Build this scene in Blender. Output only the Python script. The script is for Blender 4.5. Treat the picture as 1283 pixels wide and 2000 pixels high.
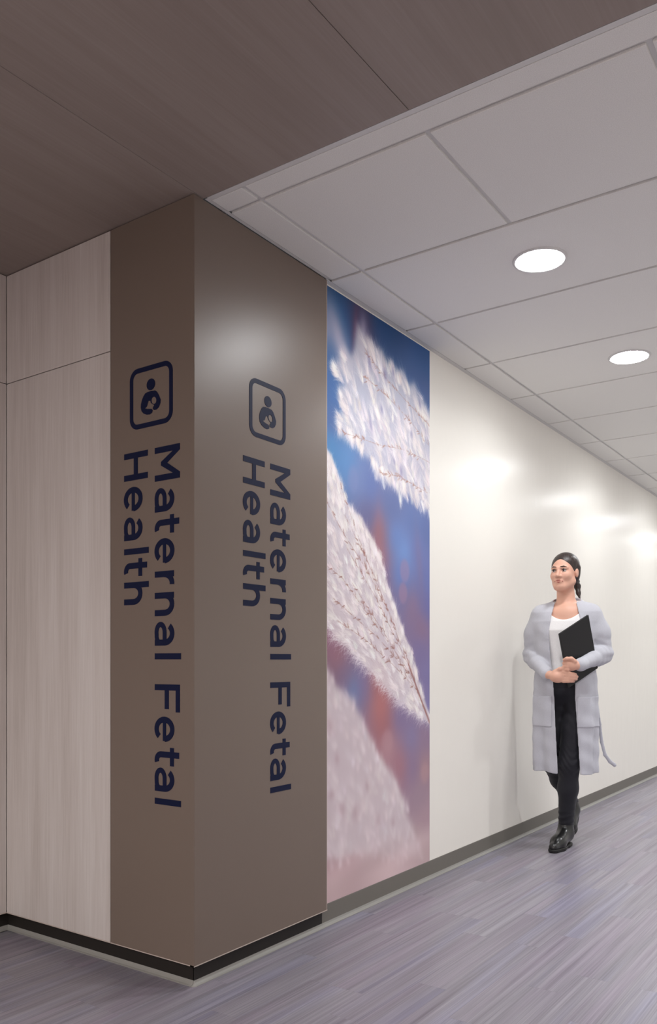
import bpy, bmesh, math, random
import numpy as np
from mathutils import Vector, Matrix
from mathutils.geometry import tessellate_polygon

random.seed(4)
rng = np.random.default_rng(11)
scene = bpy.context.scene
COL = scene.collection
for _o in list(bpy.data.objects):
    bpy.data.objects.remove(_o)

# ------------------------------------------------------------------ camera
cam_data = bpy.data.cameras.new('camera')
cam_data.sensor_fit = 'HORIZONTAL'
cam_data.sensor_width = 36.0
cam_data.lens = 1626.0 / 1283.0 * 36.0
cam_data.shift_y = 290.0 / 1283.0
cam_data.clip_start = 0.05
camera = bpy.data.objects.new('camera', cam_data)
camera.location = (1.892, -1.953, 1.06)
camera.rotation_euler = (math.radians(90), 0, math.radians(34.928))
COL.objects.link(camera)
scene.camera = camera

# ------------------------------------------------------------------ world and exposure
world = bpy.data.worlds.new('world')
scene.world = world
world.use_nodes = True
world.node_tree.nodes['Background'].inputs[0].default_value = (0.9, 0.93, 1.0, 1)
world.node_tree.nodes['Background'].inputs[1].default_value = 0.02
scene.view_settings.view_transform = 'Standard'
scene.view_settings.look = 'None'
scene.view_settings.exposure = 0.36
scene.view_settings.gamma = 1.0
scene.view_settings.use_curve_mapping = False

LENS_POWER = 74.0           # corridor downlight diffusers
LAMP_POWER = 4.4           # watts of each corridor downlight in the near row
FILL_POWER = 12.5           # watts of each lamp in the added, unseen far-side row
LOBBY_POWER = 42.0          # watts of each added lobby downlight, unseen behind the camera

H = 2.569                  # ceiling height
WX = -0.0235               # face of the white corridor wall
GRID_X = 0.1495            # first ceiling grid line along the wall
ROW0, ROW = 0.158, 0.610   # ceiling grid rows
PT = 0.022                 # cladding thickness
PB = 0.073                 # bottom of cladding
SEAM = 2.143               # horizontal joint of the timber panels
LX = -1.010                # inner corner of the timber wall
CW, CL = 0.404, 0.745      # widths of the two brown faces


def lin(c):
    c = np.asarray(c, float) / 255.0
    return np.where(c <= 0.04045, c / 12.92, ((c + 0.055) / 1.055) ** 2.4)


# ------------------------------------------------------------------ materials
def new_mat(name, color=(0.5, 0.5, 0.5), rough=0.5, spec=0.5, metallic=0.0, coat=0.0, coat_rough=0.1):
    m = bpy.data.materials.new(name)
    m.use_nodes = True
    b = m.node_tree.nodes['Principled BSDF']
    b.inputs['Base Color'].default_value = (*color, 1)
    b.inputs['Roughness'].default_value = rough
    b.inputs['Specular IOR Level'].default_value = spec
    b.inputs['Metallic'].default_value = metallic
    b.inputs['Coat Weight'].default_value = coat
    b.inputs['Coat Roughness'].default_value = coat_rough
    return m


def node(m, kind, **kw):
    n = m.node_tree.nodes.new(kind)
    for k, v in kw.items():
        setattr(n, k, v)
    return n


def link(m, a, b):
    m.node_tree.links.new(a, b)


def bsdf(m):
    return m.node_tree.nodes['Principled BSDF']


def ramp(m, fac, stops):
    r = node(m, 'ShaderNodeValToRGB')
    e = r.color_ramp.elements
    while len(e) < len(stops):
        e.new(0.5)
    for i, (p, c) in enumerate(stops):
        e[i].position = p
        e[i].color = (*c, 1)
    link(m, fac, r.inputs[0])
    return r


def noise(m, vec, scale, detail=3.0, rough=0.5):
    n = node(m, 'ShaderNodeTexNoise')
    n.inputs['Scale'].default_value = scale
    n.inputs['Detail'].default_value = detail
    n.inputs['Roughness'].default_value = rough
    link(m, vec, n.inputs['Vector'])
    return n


def mapped(m, vec, scale, loc=(0, 0, 0)):
    mp = node(m, 'ShaderNodeMapping')
    mp.inputs['Scale'].default_value = scale
    mp.inputs['Location'].default_value = loc
    link(m, vec, mp.inputs['Vector'])
    return mp


def add_bump(m, height, strength, dist=0.01):
    bp = node(m, 'ShaderNodeBump')
    bp.inputs['Strength'].default_value = strength
    bp.inputs['Distance'].default_value = dist
    link(m, height, bp.inputs['Height'])
    link(m, bp.outputs[0], bsdf(m).inputs['Normal'])
    return bp


def mix_mul(m, a, b, fac=1.0, mode='MULTIPLY'):
    x = node(m, 'ShaderNodeMix', data_type='RGBA', blend_type=mode)
    x.inputs[0].default_value = fac
    link(m, a, x.inputs[6])
    link(m, b, x.inputs[7])
    return x.outputs[2]


def wood_mat(name, grain, c_dark, c_mid, c_light, rough=0.5):
    """laminate with straight grain along world axis `grain`."""
    m = new_mat(name, rough=rough, spec=0.35)
    g = node(m, 'ShaderNodeNewGeometry')
    sc_broad = [5.0, 5.0, 5.0]
    sc_broad[grain] = 0.55
    sc_fine = [150.0, 150.0, 150.0]
    sc_fine[grain] = 4.0
    sc_mid = [26.0, 26.0, 26.0]
    sc_mid[grain] = 0.9
    n1 = noise(m, mapped(m, g.outputs['Position'], sc_broad).outputs[0], 1.0, 2.0)
    n2 = noise(m, mapped(m, g.outputs['Position'], sc_fine).outputs[0], 1.0, 3.0, 0.6)
    n3 = noise(m, mapped(m, g.outputs['Position'], sc_mid).outputs[0], 1.0, 3.0, 0.6)
    a = node(m, 'ShaderNodeMath', operation='MULTIPLY')
    a.inputs[1].default_value = 0.35
    link(m, n2.outputs[0], a.inputs[0])
    b = node(m, 'ShaderNodeMath', operation='MULTIPLY_ADD')
    b.inputs[1].default_value = 0.45
    link(m, n1.outputs[0], b.inputs[0])
    link(m, a.outputs[0], b.inputs[2])
    c = node(m, 'ShaderNodeMath', operation='MULTIPLY_ADD')
    c.inputs[1].default_value = 0.35
    link(m, n3.outputs[0], c.inputs[0])
    link(m, b.outputs[0], c.inputs[2])
    r = ramp(m, c.outputs[0], [(0.38, c_dark), (0.56, c_mid), (0.74, c_light)])
    link(m, r.outputs[0], bsdf(m).inputs['Base Color'])
    add_bump(m, n2.outputs[0], 0.04, 0.002)
    return m


M = {}
M['wood_v'] = wood_mat('ash_laminate_vertical', 2, lin((184, 174, 168)), lin((201, 192, 187)), lin((213, 206, 202)))
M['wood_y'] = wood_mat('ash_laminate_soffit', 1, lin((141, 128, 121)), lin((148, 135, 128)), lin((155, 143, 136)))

# white wall paint with orange-peel texture
m = M['wall'] = new_mat('eggshell_wall_paint', lin((240, 236, 228)), 0.25, 0.07)
g = node(m, 'ShaderNodeNewGeometry')
n = noise(m, mapped(m, g.outputs['Position'], (1.0, 11.0, 5.0)).outputs[0], 1.0, 2.0)
n2 = noise(m, g.outputs['Position'], 130.0, 2.0)
ad = node(m, 'ShaderNodeMath', operation='MULTIPLY_ADD')
ad.inputs[1].default_value = 0.05
link(m, n2.outputs[0], ad.inputs[0])
link(m, n.outputs[0], ad.inputs[2])
add_bump(m, ad.outputs[0], 1.0, 0.0013)

m = M['plain_wall'] = new_mat('matt_wall_paint', lin((238, 236, 231)), 0.6, 0.3)

# ceiling tile: fine speckle
m = M['tile'] = new_mat('mineral_tile', lin((226, 224, 223)), 0.85, 0.2)
g = node(m, 'ShaderNodeNewGeometry')
n = noise(m, g.outputs['Position'], 420.0, 2.0)
r = ramp(m, n.outputs[0], [(0.3, lin((222, 220, 216))), (0.7, lin((238, 236, 232)))])
link(m, r.outputs[0], bsdf(m).inputs['Base Color'])
add_bump(m, n.outputs[0], 0.12, 0.001)
M['grid'] = new_mat('white_grid_metal', lin((214, 212, 210)), 0.45, 0.4)
M['plenum'] = new_mat('plenum_board', lin((120, 118, 116)), 0.9, 0.1)

# satin bronze-brown cladding
m = M['brown'] = new_mat('satin_brown_panel', lin((119, 105, 95)), 0.37, 0.40)
g = node(m, 'ShaderNodeNewGeometry')
n = noise(m, g.outputs['Position'], 700.0, 2.0)
add_bump(m, n.outputs[0], 0.03, 0.0006)
M['edge'] = new_mat('pale_panel_edge', lin((196, 182, 172)), 0.35, 0.5)
M['navy'] = new_mat('navy_vinyl', lin((10, 19, 52)), 0.5, 0.18)
M['base'] = new_mat('grey_rubber_base', lin((114, 110, 103)), 0.55, 0.4)
M['base_shaded'] = new_mat('shaded_rubber_base', lin((38, 34, 31)), 0.5, 0.3)  # same rubber as its toe, with the recess shade put into the colour
M['toe'] = new_mat('lit_rubber_toe', lin((146, 144, 139)), 0.5, 0.3)  # same rubber as the base faces, light on the toe put into the colour
M['board'] = new_mat('mural_board', lin((150, 160, 190)), 0.6, 0.3)

# plank floor
def floor_mat(name, per_object):
    m = new_mat(name, rough=0.36, spec=0.45)
    g = node(m, 'ShaderNodeNewGeometry')
    oi = node(m, 'ShaderNodeObjectInfo')
    off = node(m, 'ShaderNodeVectorMath', operation='SCALE')
    cmb = node(m, 'ShaderNodeCombineXYZ')
    link(m, oi.outputs['Random'], cmb.inputs[0])
    link(m, oi.outputs['Random'], cmb.inputs[1])
    link(m, cmb.outputs[0], off.inputs[0])
    off.inputs['Scale'].default_value = 37.0 if per_object else 0.0
    add = node(m, 'ShaderNodeVectorMath', operation='ADD')
    link(m, g.outputs['Position'], add.inputs[0])
    link(m, off.outputs[0], add.inputs[1])
    fine = noise(m, mapped(m, add.outputs[0], (260, 1.6, 1)).outputs[0], 1.0, 3.0, 0.65)
    mid = noise(m, mapped(m, add.outputs[0], (46, 0.7, 1)).outputs[0], 1.0, 3.0, 0.6)
    hue = noise(m, mapped(m, add.outputs[0], (9, 0.6, 1)).outputs[0], 1.0, 2.0)
    s = node(m, 'ShaderNodeMath', operation='MULTIPLY_ADD')
    s.inputs[1].default_value = 0.55
    link(m, mid.outputs[0], s.inputs[0])
    k = node(m, 'ShaderNodeMath', operation='MULTIPLY')
    k.inputs[1].default_value = 0.5
    link(m, fine.outputs[0], k.inputs[0])
    link(m, k.outputs[0], s.inputs[2])
    tone = ramp(m, s.outputs[0], [(0.36, lin((112, 109, 115))), (0.52, lin((137, 134, 140))), (0.68, lin((158, 155, 161)))])
    tint = ramp(m, hue.outputs[0], [(0.32, (1.0, 0.93, 0.99)), (0.5, (0.98, 0.97, 0.97)), (0.68, (0.92, 0.93, 1.06))])
    c = mix_mul(m, tone.outputs[0], tint.outputs[0])
    if per_object:
        v = ramp(m, oi.outputs['Random'], [(0.0, (0.93, 0.90, 0.95)), (1.0, (1.02, 1.01, 1.05))])
        c = mix_mul(m, c, v.outputs[0])
    link(m, c, bsdf(m).inputs['Base Color'])
    add_bump(m, fine.outputs[0], 0.05, 0.001)
    return m


M['plank'] = floor_mat('grey_plank', True)
M['slab'] = floor_mat('grey_plank_far', False)


def emit_mat(name, color, power):
    m = bpy.data.materials.new(name)
    m.use_nodes = True
    nt = m.node_tree
    nt.nodes.clear()
    e = nt.nodes.new('ShaderNodeEmission')
    e.inputs[0].default_value = (*color, 1)
    e.inputs[1].default_value = power
    o = nt.nodes.new('ShaderNodeOutputMaterial')
    nt.links.new(e.outputs[0], o.inputs[0])
    return m


M['lens'] = emit_mat('lit_diffuser', (0.965, 0.985, 1.0), LENS_POWER)
M['added_lens'] = emit_mat('lit_diffuser_added', (1.0, 0.97, 0.93), 12.0)  # dim lens shared by the added far-side and lobby lamps


# ------------------------------------------------------------------ mesh helpers
def add_obj(name, mesh, mat=None, parent=None, loc=None):
    o = bpy.data.objects.new(name, mesh)
    COL.objects.link(o)
    if mat is not None and not mesh.materials:
        mesh.materials.append(mat)
    if parent is not None:
        o.parent = parent
    if loc is not None:
        o.location = loc
    return o


def mesh_py(name, verts, faces, smooth=False):
    me = bpy.data.meshes.new(name)
    me.from_pydata([tuple(map(float, v)) for v in verts], [], [tuple(int(i) for i in f) for f in faces])
    me.update()
    if smooth:
        me.polygons.foreach_set('use_smooth', [True] * len(me.polygons))
    return me


def box_mesh(name, x0, x1, y0, y1, z0, z1, bevel=0.0, segs=1):
    bm = bmesh.new()
    bmesh.ops.create_cube(bm, size=1.0)
    for v in bm.verts:
        v.co = Vector((x0 + (v.co.x + 0.5) * (x1 - x0), y0 + (v.co.y + 0.5) * (y1 - y0), z0 + (v.co.z + 0.5) * (z1 - z0)))
    if bevel > 0:
        bmesh.ops.bevel(bm, geom=list(bm.edges), offset=bevel, segments=segs, affect='EDGES', profile=0.5)
    bmesh.ops.recalc_face_normals(bm, faces=bm.faces)
    me = bpy.data.meshes.new(name)
    bm.to_mesh(me)
    bm.free()
    return me


def box(name, x0, x1, y0, y1, z0, z1, mat, parent=None, bevel=0.0):
    return add_obj(name, box_mesh(name, x0, x1, y0, y1, z0, z1, bevel), mat, parent)


def tag(o, label=None, category=None, group=None, kind=None):
    if label:
        o['label'] = label
    if category:
        o['category'] = category
    if group:
        o['group'] = group
    if kind:
        o['kind'] = kind
    return o


def empty(name, loc=(0, 0, 0), rz=0.0):
    o = bpy.data.objects.new(name, None)
    COL.objects.link(o)
    o.location = loc
    o.rotation_euler = (0, 0, rz)
    o.empty_display_size = 0.1
    return o


def lathe_mesh(name, profile, n=48):
    verts, faces = [], []
    for r, z in profile:
        for i in range(n):
            a = 2 * math.pi * i / n
            verts.append((r * math.cos(a), r * math.sin(a), z))
    for j in range(len(profile) - 1):
        for i in range(n):
            faces.append((j * n + i, j * n + (i + 1) % n, (j + 1) * n + (i + 1) % n, (j + 1) * n + i))
    return mesh_py(name, verts, faces, True)


def extrude_profile(name, prof, axis, a0, a1, mat, parent, smooth=False):
    """closed 2D profile (p,q) swept from a0 to a1.  axis 'y': p=x,q=z ; axis 'x': p=y,q=z"""
    n = len(prof)
    verts = []
    for a in (a0, a1):
        for p, q in prof:
            verts.append((p, a, q) if axis == 'y' else (a, p, q))
    faces = [(i, (i + 1) % n, n + (i + 1) % n, n + i) for i in range(n)]
    faces += [tuple(range(n))[::-1], tuple(range(n, 2 * n))]
    me = mesh_py(name, verts, faces)
    bm = bmesh.new()
    bm.from_mesh(me)
    bmesh.ops.recalc_face_normals(bm, faces=bm.faces)
    bm.to_mesh(me)
    bm.free()
    return add_obj(name, me, mat, parent)


# ================================================================== THE SETTING
# floor: slab below, individual planks on top
floor = tag(box('floor', -1.25, 4.2, -4.6, 12.0, -0.10, -0.0035, M['slab']), kind='structure')
PW, PL = 0.1016, 0.914
plank_mesh = box_mesh('plank', 0.0001, PW - 0.0001, 0.0001, PL - 0.0001, -0.0034, 0.0, 0.00012)
plank_mesh.materials.append(M['plank'])
cands = []
for ci in range(-11, 24):
    x = 0.058 + ci * PW
    start = 0.461 + ((ci * 7) % 5) * PL * 0.2 * (1 if ci % 3 else -1)
    for ri in range(-5, 16):
        y = start + ri * PL
        cx, cy = x + PW / 2, y + PL / 2
        if y > 11.0 or y < -4.5 or x < -1.0:
            continue
        if cx < 0 and cy > 0.40:
            continue
        d = math.hypot((cx - 0.35) * 1.3, (cy - 1.6))
        cands.append((d, x, y))
cands.sort()
for d, x, y in cands[:295]:
    add_obj('plank', plank_mesh, None, floor, (x, y, 0.0))
bmr = bmesh.new()
for d, x, y in cands[295:]:
    r_ = bmesh.ops.create_cube(bmr, size=1.0)
    for v in r_['verts']:
        v.co = Vector((x + 0.0002 + (v.co.x + 0.5) * (PW - 0.0004), y + 0.0003 + (v.co.y + 0.5) * (PL - 0.0006), -0.0034 + (v.co.z + 0.5) * 0.0034))
me = bpy.data.meshes.new('far_planks')
bmr.to_mesh(me)
bmr.free()
tag(add_obj('far_planks', me, M['slab'], floor), kind='stuff')

# walls
tag(box('wall_right', WX - 0.15, WX, CL - 0.003, 12.0, 0.0, H + 0.2, M['wall']), kind='structure')
tag(box('wall_opposite', 2.75, 2.90, 0.05, 12.0, 0.0, H + 0.2, M['plain_wall']), kind='structure')
tag(box('wall_end', WX, 2.75, 11.85, 12.0, 0.0, H + 0.2, M['plain_wall']), kind='structure')
tag(box('wall_back', -1.25, 4.2, -4.75, -4.6, 0.0, H + 0.2, M['wood_v']), kind='structure')
tag(box('wall_side', 4.05, 4.2, -4.6, 0.05, 0.0, H + 0.2, M['wood_v']), kind='structure')
tag(box('wall_partition', 2.90, 4.05, 0.05, 0.20, 0.0, H + 0.2, M['wood_v']), kind='structure')


# timber wall (facing the lobby) and its return
wall_left = tag(box('wall_left', -1.25, -CW - 0.004, PT + 0.001, PT + 0.12, 0.0, H + 0.2, M['plain_wall']), kind='structure')
box('panel', LX + 0.001, -CW - 0.0015, 0.0, PT, PB, SEAM - 0.0015, M['wood_v'], wall_left, 0.0008)
box('panel', LX + 0.001, -CW - 0.0015, 0.0, PT, SEAM + 0.0015, H - 0.004, M['wood_v'], wall_left, 0.0008)
box('edge_strip', LX + 0.001, -CW - 0.0015, -0.0008, PT - 0.004, PB - 0.0028, PB, M['edge'], wall_left)
wall_ret = tag(box('wall_return', -1.25, LX - PT - 0.001, -4.6, PT, 0.0, H + 0.2, M['plain_wall']), kind='structure')
for k, (ya, yb) in enumerate(((-1.22, -0.001), (-2.443, -1.223), (-3.666, -2.446))):
    box('panel', LX - PT, LX, ya, yb, PB, SEAM - 0.0015, M['wood_v'], wall_ret, 0.0008)
    box('panel', LX - PT, LX, ya, yb, SEAM + 0.0015, H - 0.004, M['wood_v'], wall_ret, 0.0008)
    box('edge_strip', LX - PT + 0.004, LX + 0.0008, ya, yb, PB - 0.0028, PB, M['edge'], wall_ret)


# cove bases: a face board and the flared toe
def cove_profile(face, out, top, sgn):
    """p axis: outwards direction sgn."""
    f = face
    return ([(f - sgn * 0.004, 0.0), (f - sgn * 0.004, top), (f - sgn * 0.001, top), (f, top - 0.002), (f, 0.016)],
            [(f - sgn * 0.003, 0.0), (f - sgn * 0.003, 0.0165), (f + sgn * 0.0002, 0.0165), (f + sgn * out * 0.22, 0.0095), (f + sgn * out * 0.6, 0.0045),
             (f + sgn * out, 0.0022), (f + sgn * out, 0.0)])


def cove(name, axis, face, out, top, sgn, a0, a1, face_mat, parent=None):
    pf, pt = cove_profile(face, out, top, sgn)
    b = extrude_profile(name, pf, axis, a0, a1, face_mat, parent)
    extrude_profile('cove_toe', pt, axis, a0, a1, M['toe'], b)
    return b


KR = 0.021                 # recess of the base below the cladding
tag(cove('baseboard_right', 'y', -0.0205, 0.0125, 0.086, 1, CL - 0.004, 11.85, M['base']), kind='structure')
tag(cove('baseboard_left', 'x', KR - 0.0005, 0.0135, PB + 0.002, -1, LX - KR, -CW, M['base_shaded']), kind='structure')
tag(cove('baseboard_return', 'y', LX - KR + 0.0005, 0.0135, PB + 0.002, 1, -4.6, KR - 0.0005, M['base_shaded']), kind='structure')

# ---------------------------------------------------------------- corner column
column = empty('corner_column', (0, 0, 0))
tag(column, 'brown satin-clad corner column with navy icon and lettering on two faces', 'column')
box('core', -CW + 0.002, -KR - 0.0045, KR + 0.0045, CL - 0.002, 0.0, H - 0.002, M['plain_wall'], column)
cove('kick_base', 'x', KR - 0.0005, 0.0135, PB + 0.002, -1, -CW, -KR - 0.0005 + 0.0, M['base_shaded'], column)
cove('kick_base', 'y', -KR + 0.0005, 0.0135, PB + 0.002, 1, KR - 0.0005, CL - 0.0045, M['base_shaded'], column)
# rounded corner of the toe
bmc = bmesh.new()
prof = [(0.0, 0.0165), (0.22, 0.0095), (0.6, 0.0045), (1.0, 0.0022), (1.0, 0.0)]
nseg = 8
vs, fs = [], []
for i in range(nseg + 1):
    a = -math.pi / 2 + (math.pi / 2) * i / nseg
    for t, z in prof:
        vs.append((-KR + 0.0005 + 0.0135 * t * math.cos(a), KR - 0.0005 + 0.0135 * t * math.sin(a), z))
P_ = len(prof)
for i in range(nseg):
    for j in range(P_ - 1):
        fs.append((i * P_ + j, (i + 1) * P_ + j, (i + 1) * P_ + j + 1, i * P_ + j + 1))
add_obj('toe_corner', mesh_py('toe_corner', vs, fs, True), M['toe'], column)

face_l = box('cladding_panel', -CW + 0.0012, -0.0006, 0.0, PT, PB, H - 0.003, M['brown'], column, 0.0009)
face_l['label'] = 'narrow brown face turned to the lobby, beside the timber panels'
face_r = box('cladding_panel', -PT, 0.0, 0.0006, CL, PB, H - 0.003, M['brown'], column, 0.0009)
face_r['label'] = 'wide brown face turned to the corridor, beside the mural'
box('edge_strip', -CW + 0.0012, -0.0006, -0.0008, PT - 0.004, PB - 0.0028, PB, M['edge'], column)
box('edge_strip', -PT + 0.004, 0.0008, -0.0008, CL + 0.003, PB - 0.0028, PB, M['edge'], column)
box('corner_bead', -PT, -0.0012, CL + 0.0008, CL + 0.0035, PB, H - 0.003, M['edge'], column)


# ---------------------------------------------------------------- lettering (built glyph by glyph)
ST = 0.172
HS = ST / 2


def arc(cx, cy, rx, ry, a0, a1, n=14):
    return [(cx + rx * math.cos(math.radians(a0 + (a1 - a0) * i / n)), cy + ry * math.sin(math.radians(a0 + (a1 - a0) * i / n))) for i in range(n + 1)]


def ribbon(pts, w=ST, closed=False):
    """list of quads following a centre line"""
    n = len(pts)
    L, R = [], []
    for i in range(n):
        p = Vector(pts[i])
        if closed:
            a, b = Vector(pts[i - 1]), Vector(pts[(i + 1) % n])
        else:
            a, b = Vector(pts[max(i - 1, 0)]), Vector(pts[min(i + 1, n - 1)])
        t = (b - a).normalized()
        nn = Vector((-t.y, t.x))
        L.append(p + nn * w / 2)
        R.append(p - nn * w / 2)
    polys = []
    for i in range(n if closed else n - 1):
        j = (i + 1) % n
        polys.append([R[i], R[j], L[j], L[i]])
    return polys


def rect(x0, x1, y0, y1):
    return [[Vector((x0, y0)), Vector((x1, y0)), Vector((x1, y1)), Vector((x0, y1))]]


def glyph(ch):
    """list of strokes, each a list of polygons, in units of the cap height"""
    if ch == 'l':
        return [rect(0, ST, 0, 1.04)]
    if ch == 'H':
        return [rect(0, ST, 0, 1), rect(0.81 - ST, 0.81, 0, 1), rect(ST, 0.81 - ST, 0.415, 0.585)]
    if ch == 'F':
        return [rect(0, ST, 0, 1), rect(ST, 0.78, 1 - 0.165, 1), rect(ST, 0.70, 0.40, 0.565)]
    if ch == 'M':
        W = 0.966
        out = [rect(0, ST, 0, 1), rect(W - ST, W, 0, 1)]
        out.append([[Vector((ST * 0.6, 1)), Vector((ST, 0.72)), Vector((W / 2 - 0.05, 0.25)), Vector((W / 2, 0.25)), Vector((W / 2, 0.50)), Vector((ST + 0.0, 1.0))]])
        out.append([[Vector((W - ST * 0.6, 1)), Vector((W - ST, 1.0)), Vector((W / 2, 0.50)), Vector((W / 2, 0.25)), Vector((W / 2 + 0.05, 0.25)), Vector((W - ST, 0.72))]])
        return out
    if ch in 'nh':
        W = 0.665
        top = 0.775
        c = arc(W / 2, 0.40, W / 2 - HS, top - HS - 0.40, 180, 0, 16) + [(W - HS, 0.0)]
        return [rect(0, ST, 0, 1.04 if ch == 'h' else top - 0.01), ribbon(c)]
    if ch == 'r':
        c = arc(0.36, 0.37, 0.27, 0.32, 180, 84, 10)
        return [rect(0, ST, 0, 0.765), ribbon(c)]
    if ch == 't':
        c = [(0.205, 0.97), (0.205, 0.27)] + arc(0.37, 0.25, 0.165, 0.17, 187, 290, 10)
        return [ribbon(c), rect(0.0, 0.52, 0.61, 0.765)]
    if ch == 'e':
        c = arc(0.36, 0.385, 0.36 - HS, 0.40 - HS, 2, 318, 34)
        return [ribbon(c, ST * 0.97), rect(0.12, 0.695, 0.325, 0.455)]
    if ch == 'a':
        W = 0.68
        c = arc(0.335, 0.40, W - HS - 0.335, 0.775 - HS - 0.395, 142, 0, 14) + [(W - HS, 0.0)]
        bowl = [(W - ST * 0.8, 0.395), (0.36, 0.395)] + arc(0.30, 0.232, 0.222, 0.163, 90, 270, 16) + [(0.36, 0.072)] + arc(0.40, 0.24, 0.20, 0.168, 280, 335, 6)
        return [ribbon(c), ribbon(bowl, 0.15)]
    return []


CAP = 0.117
THK = 0.0012


def flat_solid(name, strokes, to_world, mat, parent, scale=1.0):
    """2D polygons -> thin solid. to_world(a, b, h) places advance a, up b, height h above the face"""
    verts, faces = [], []
    for k, polys in enumerate(strokes):
        h1 = THK + 0.00006 * k
        for poly in polys:
            n_ = len(poly)
            tris = tessellate_polygon([[Vector((p[0], p[1], 0)) for p in poly]])
            b0 = len(verts)
            for hh in (h1, 0.0):
                for p in poly:
                    verts.append(to_world(p[0] * scale, p[1] * scale, hh))
            for t in tris:
                faces.append(tuple(b0 + i for i in t))
            for i in range(n_):
                j = (i + 1) % n_
                faces.append((b0 + i, b0 + j, b0 + n_ + j, b0 + n_ + i))
    me = mesh_py(name, verts, faces)
    bm = bmesh.new()
    bm.from_mesh(me)
    bmesh.ops.remove_doubles(bm, verts=bm.verts, dist=0.000005)
    bmesh.ops.recalc_face_normals(bm, faces=bm.faces)
    bm.to_mesh(me)
    bm.free()
    return add_obj(name, me, mat, parent)


LINE1 = [('M', 1.771), ('a', 1.634), ('t', 1.542), ('e', 1.466), ('r', 1.357), ('n', 1.286), ('a', 1.189), ('l', 1.084),
         ('F', 0.981), ('e', 0.874), ('t', 0.772), ('a', 0.704), ('l', 0.601)]
LINE2 = [('H', 1.771), ('e', 1.654), ('a', 1.551), ('l', 1.443), ('t', 1.408), ('h', 1.328)]


def map_left(base, z0):
    return lambda a, b, h: (base + b, -h, z0 - a)


def map_right(base, z0):
    return lambda a, b, h: (h, base + b, z0 - a)


for face, mapper, b1, b2 in ((face_l, map_left, -0.1805, -0.3315), (face_r, map_right, 0.3895, 0.2400)):
    for ch, z0 in LINE1:
        flat_solid('letter', glyph(ch), mapper(b1, z0), M['navy'], face, CAP)
    for ch, z0 in LINE2:
        flat_solid('letter', glyph(ch), mapper(b2, z0), M['navy'], face, CAP)


# icon: rounded frame with a seated figure holding a baby
def icon(face, to_world):
    o, r = 0.095, 0.030
    c = []
    for cx, cy, a0 in ((o - r, o - r, 0), (-o + r, o - r, 90), (-o + r, -o + r, 180), (o - r, -o + r, 270)):
        c += arc(cx, cy, r, r, a0, a0 + 90, 8)
    flat_solid('icon_frame', [ribbon(c, 0.0165, True)], to_world, M['navy'], face)
    sx, sz = 0.000398, 0.000264

    def P(x, y):
        return ((x - 598) * sx, (590 - (y + 0.21 * (x - 598))) * sz)
    head = [Vector(q) for q in arc(0.0, 0.038, 0.0205, 0.0195, 0, 345, 23)]
    flat_solid('icon_head', [[head]], to_world, M['navy'], face)
    outer = [(530, 556), (560, 540), (600, 531), (650, 527), (672, 545), (695, 590), (715, 645), (712, 690), (695, 738), (668, 768),
             (640, 775), (622, 762), (624, 738), (640, 712), (622, 702), (600, 684), (590, 650), (580, 655), (568, 655), (560, 690), (552, 722),
             (527, 748), (560, 757), (605, 757), (620, 775), (612, 808), (585, 828), (548, 830), (510, 815), (484, 782), (475, 735), (478, 690), (490, 640), (508, 592)]
    hole = [(635 + 30 * math.cos(t * math.pi / 8), 652 + 46 * math.sin(t * math.pi / 8)) for t in range(16)]
    outer2 = [Vector((*P(*q), 0)) for q in outer]
    hole2 = [Vector((*P(*q), 0)) for q in hole]
    tris = tessellate_polygon([outer2, hole2])
    allp = outer2 + hole2
    verts = [to_world(p.x, p.y, THK) for p in allp] + [to_world(p.x, p.y, 0.0) for p in allp]
    n_ = len(allp)
    faces = [tuple(t) for t in tris]
    for s0, ln in ((0, len(outer2)), (len(outer2), len(hole2))):
        for i in range(ln):
            a, b = s0 + i, s0 + (i + 1) % ln
            faces.append((a, b, n_ + b, n_ + a))
    me = mesh_py('icon_figure', verts, faces)
    bm = bmesh.new()
    bm.from_mesh(me)
    bmesh.ops.recalc_face_normals(bm, faces=bm.faces)
    bm.to_mesh(me)
    bm.free()
    add_obj('icon_figure', me, M['navy'], face)


icon(face_l, lambda a, b, h: (-0.1995 + a, -h, 1.950 + b))
icon(face_r, lambda a, b, h: (h, 0.3755 + a, 1.952 + b))

# ---------------------------------------------------------------- ceilings
soffit = tag(box('ceiling_soffit', -1.25, 4.2, -4.6, 0.046, H + 0.02, H + 0.2, M['plenum']), kind='structure')
xs = [LX - PT, -0.0009, 0.7655, 1.531, 2.2965, 3.062, 4.05]
for i in range(len(xs) - 1):
    for ya, yb in ((-2.32, 0.0445), (-4.6, -2.323)):
        box('panel', xs[i] + 0.0010, xs[i + 1] - 0.0010, ya, yb, H, H + 0.018, M['wood_y'], soffit, 0.0006)

ceiling = tag(box('ceiling', WX, 2.75, 0.052, 11.85, H + 0.06, H + 0.2, M['plenum']), kind='structure')
TW = 0.016                 # reveal between tiles
GZ = H + 0.0080             # face of the grid tees (recessed behind the tile faces)


def tile(x0, x1, y0, y1):
    g2 = TW / 2
    box('ceiling_tile', x0 + g2, x1 - g2, y0 + g2, y1 - g2, H, H + 0.016, M['tile'], ceiling, 0.0012)


XR = 2.73
xg = [GRID_X, GRID_X + 1.2195, GRID_X + 2.439]
rows = [ROW0 + ROW * k for k in range(20)]
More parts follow.
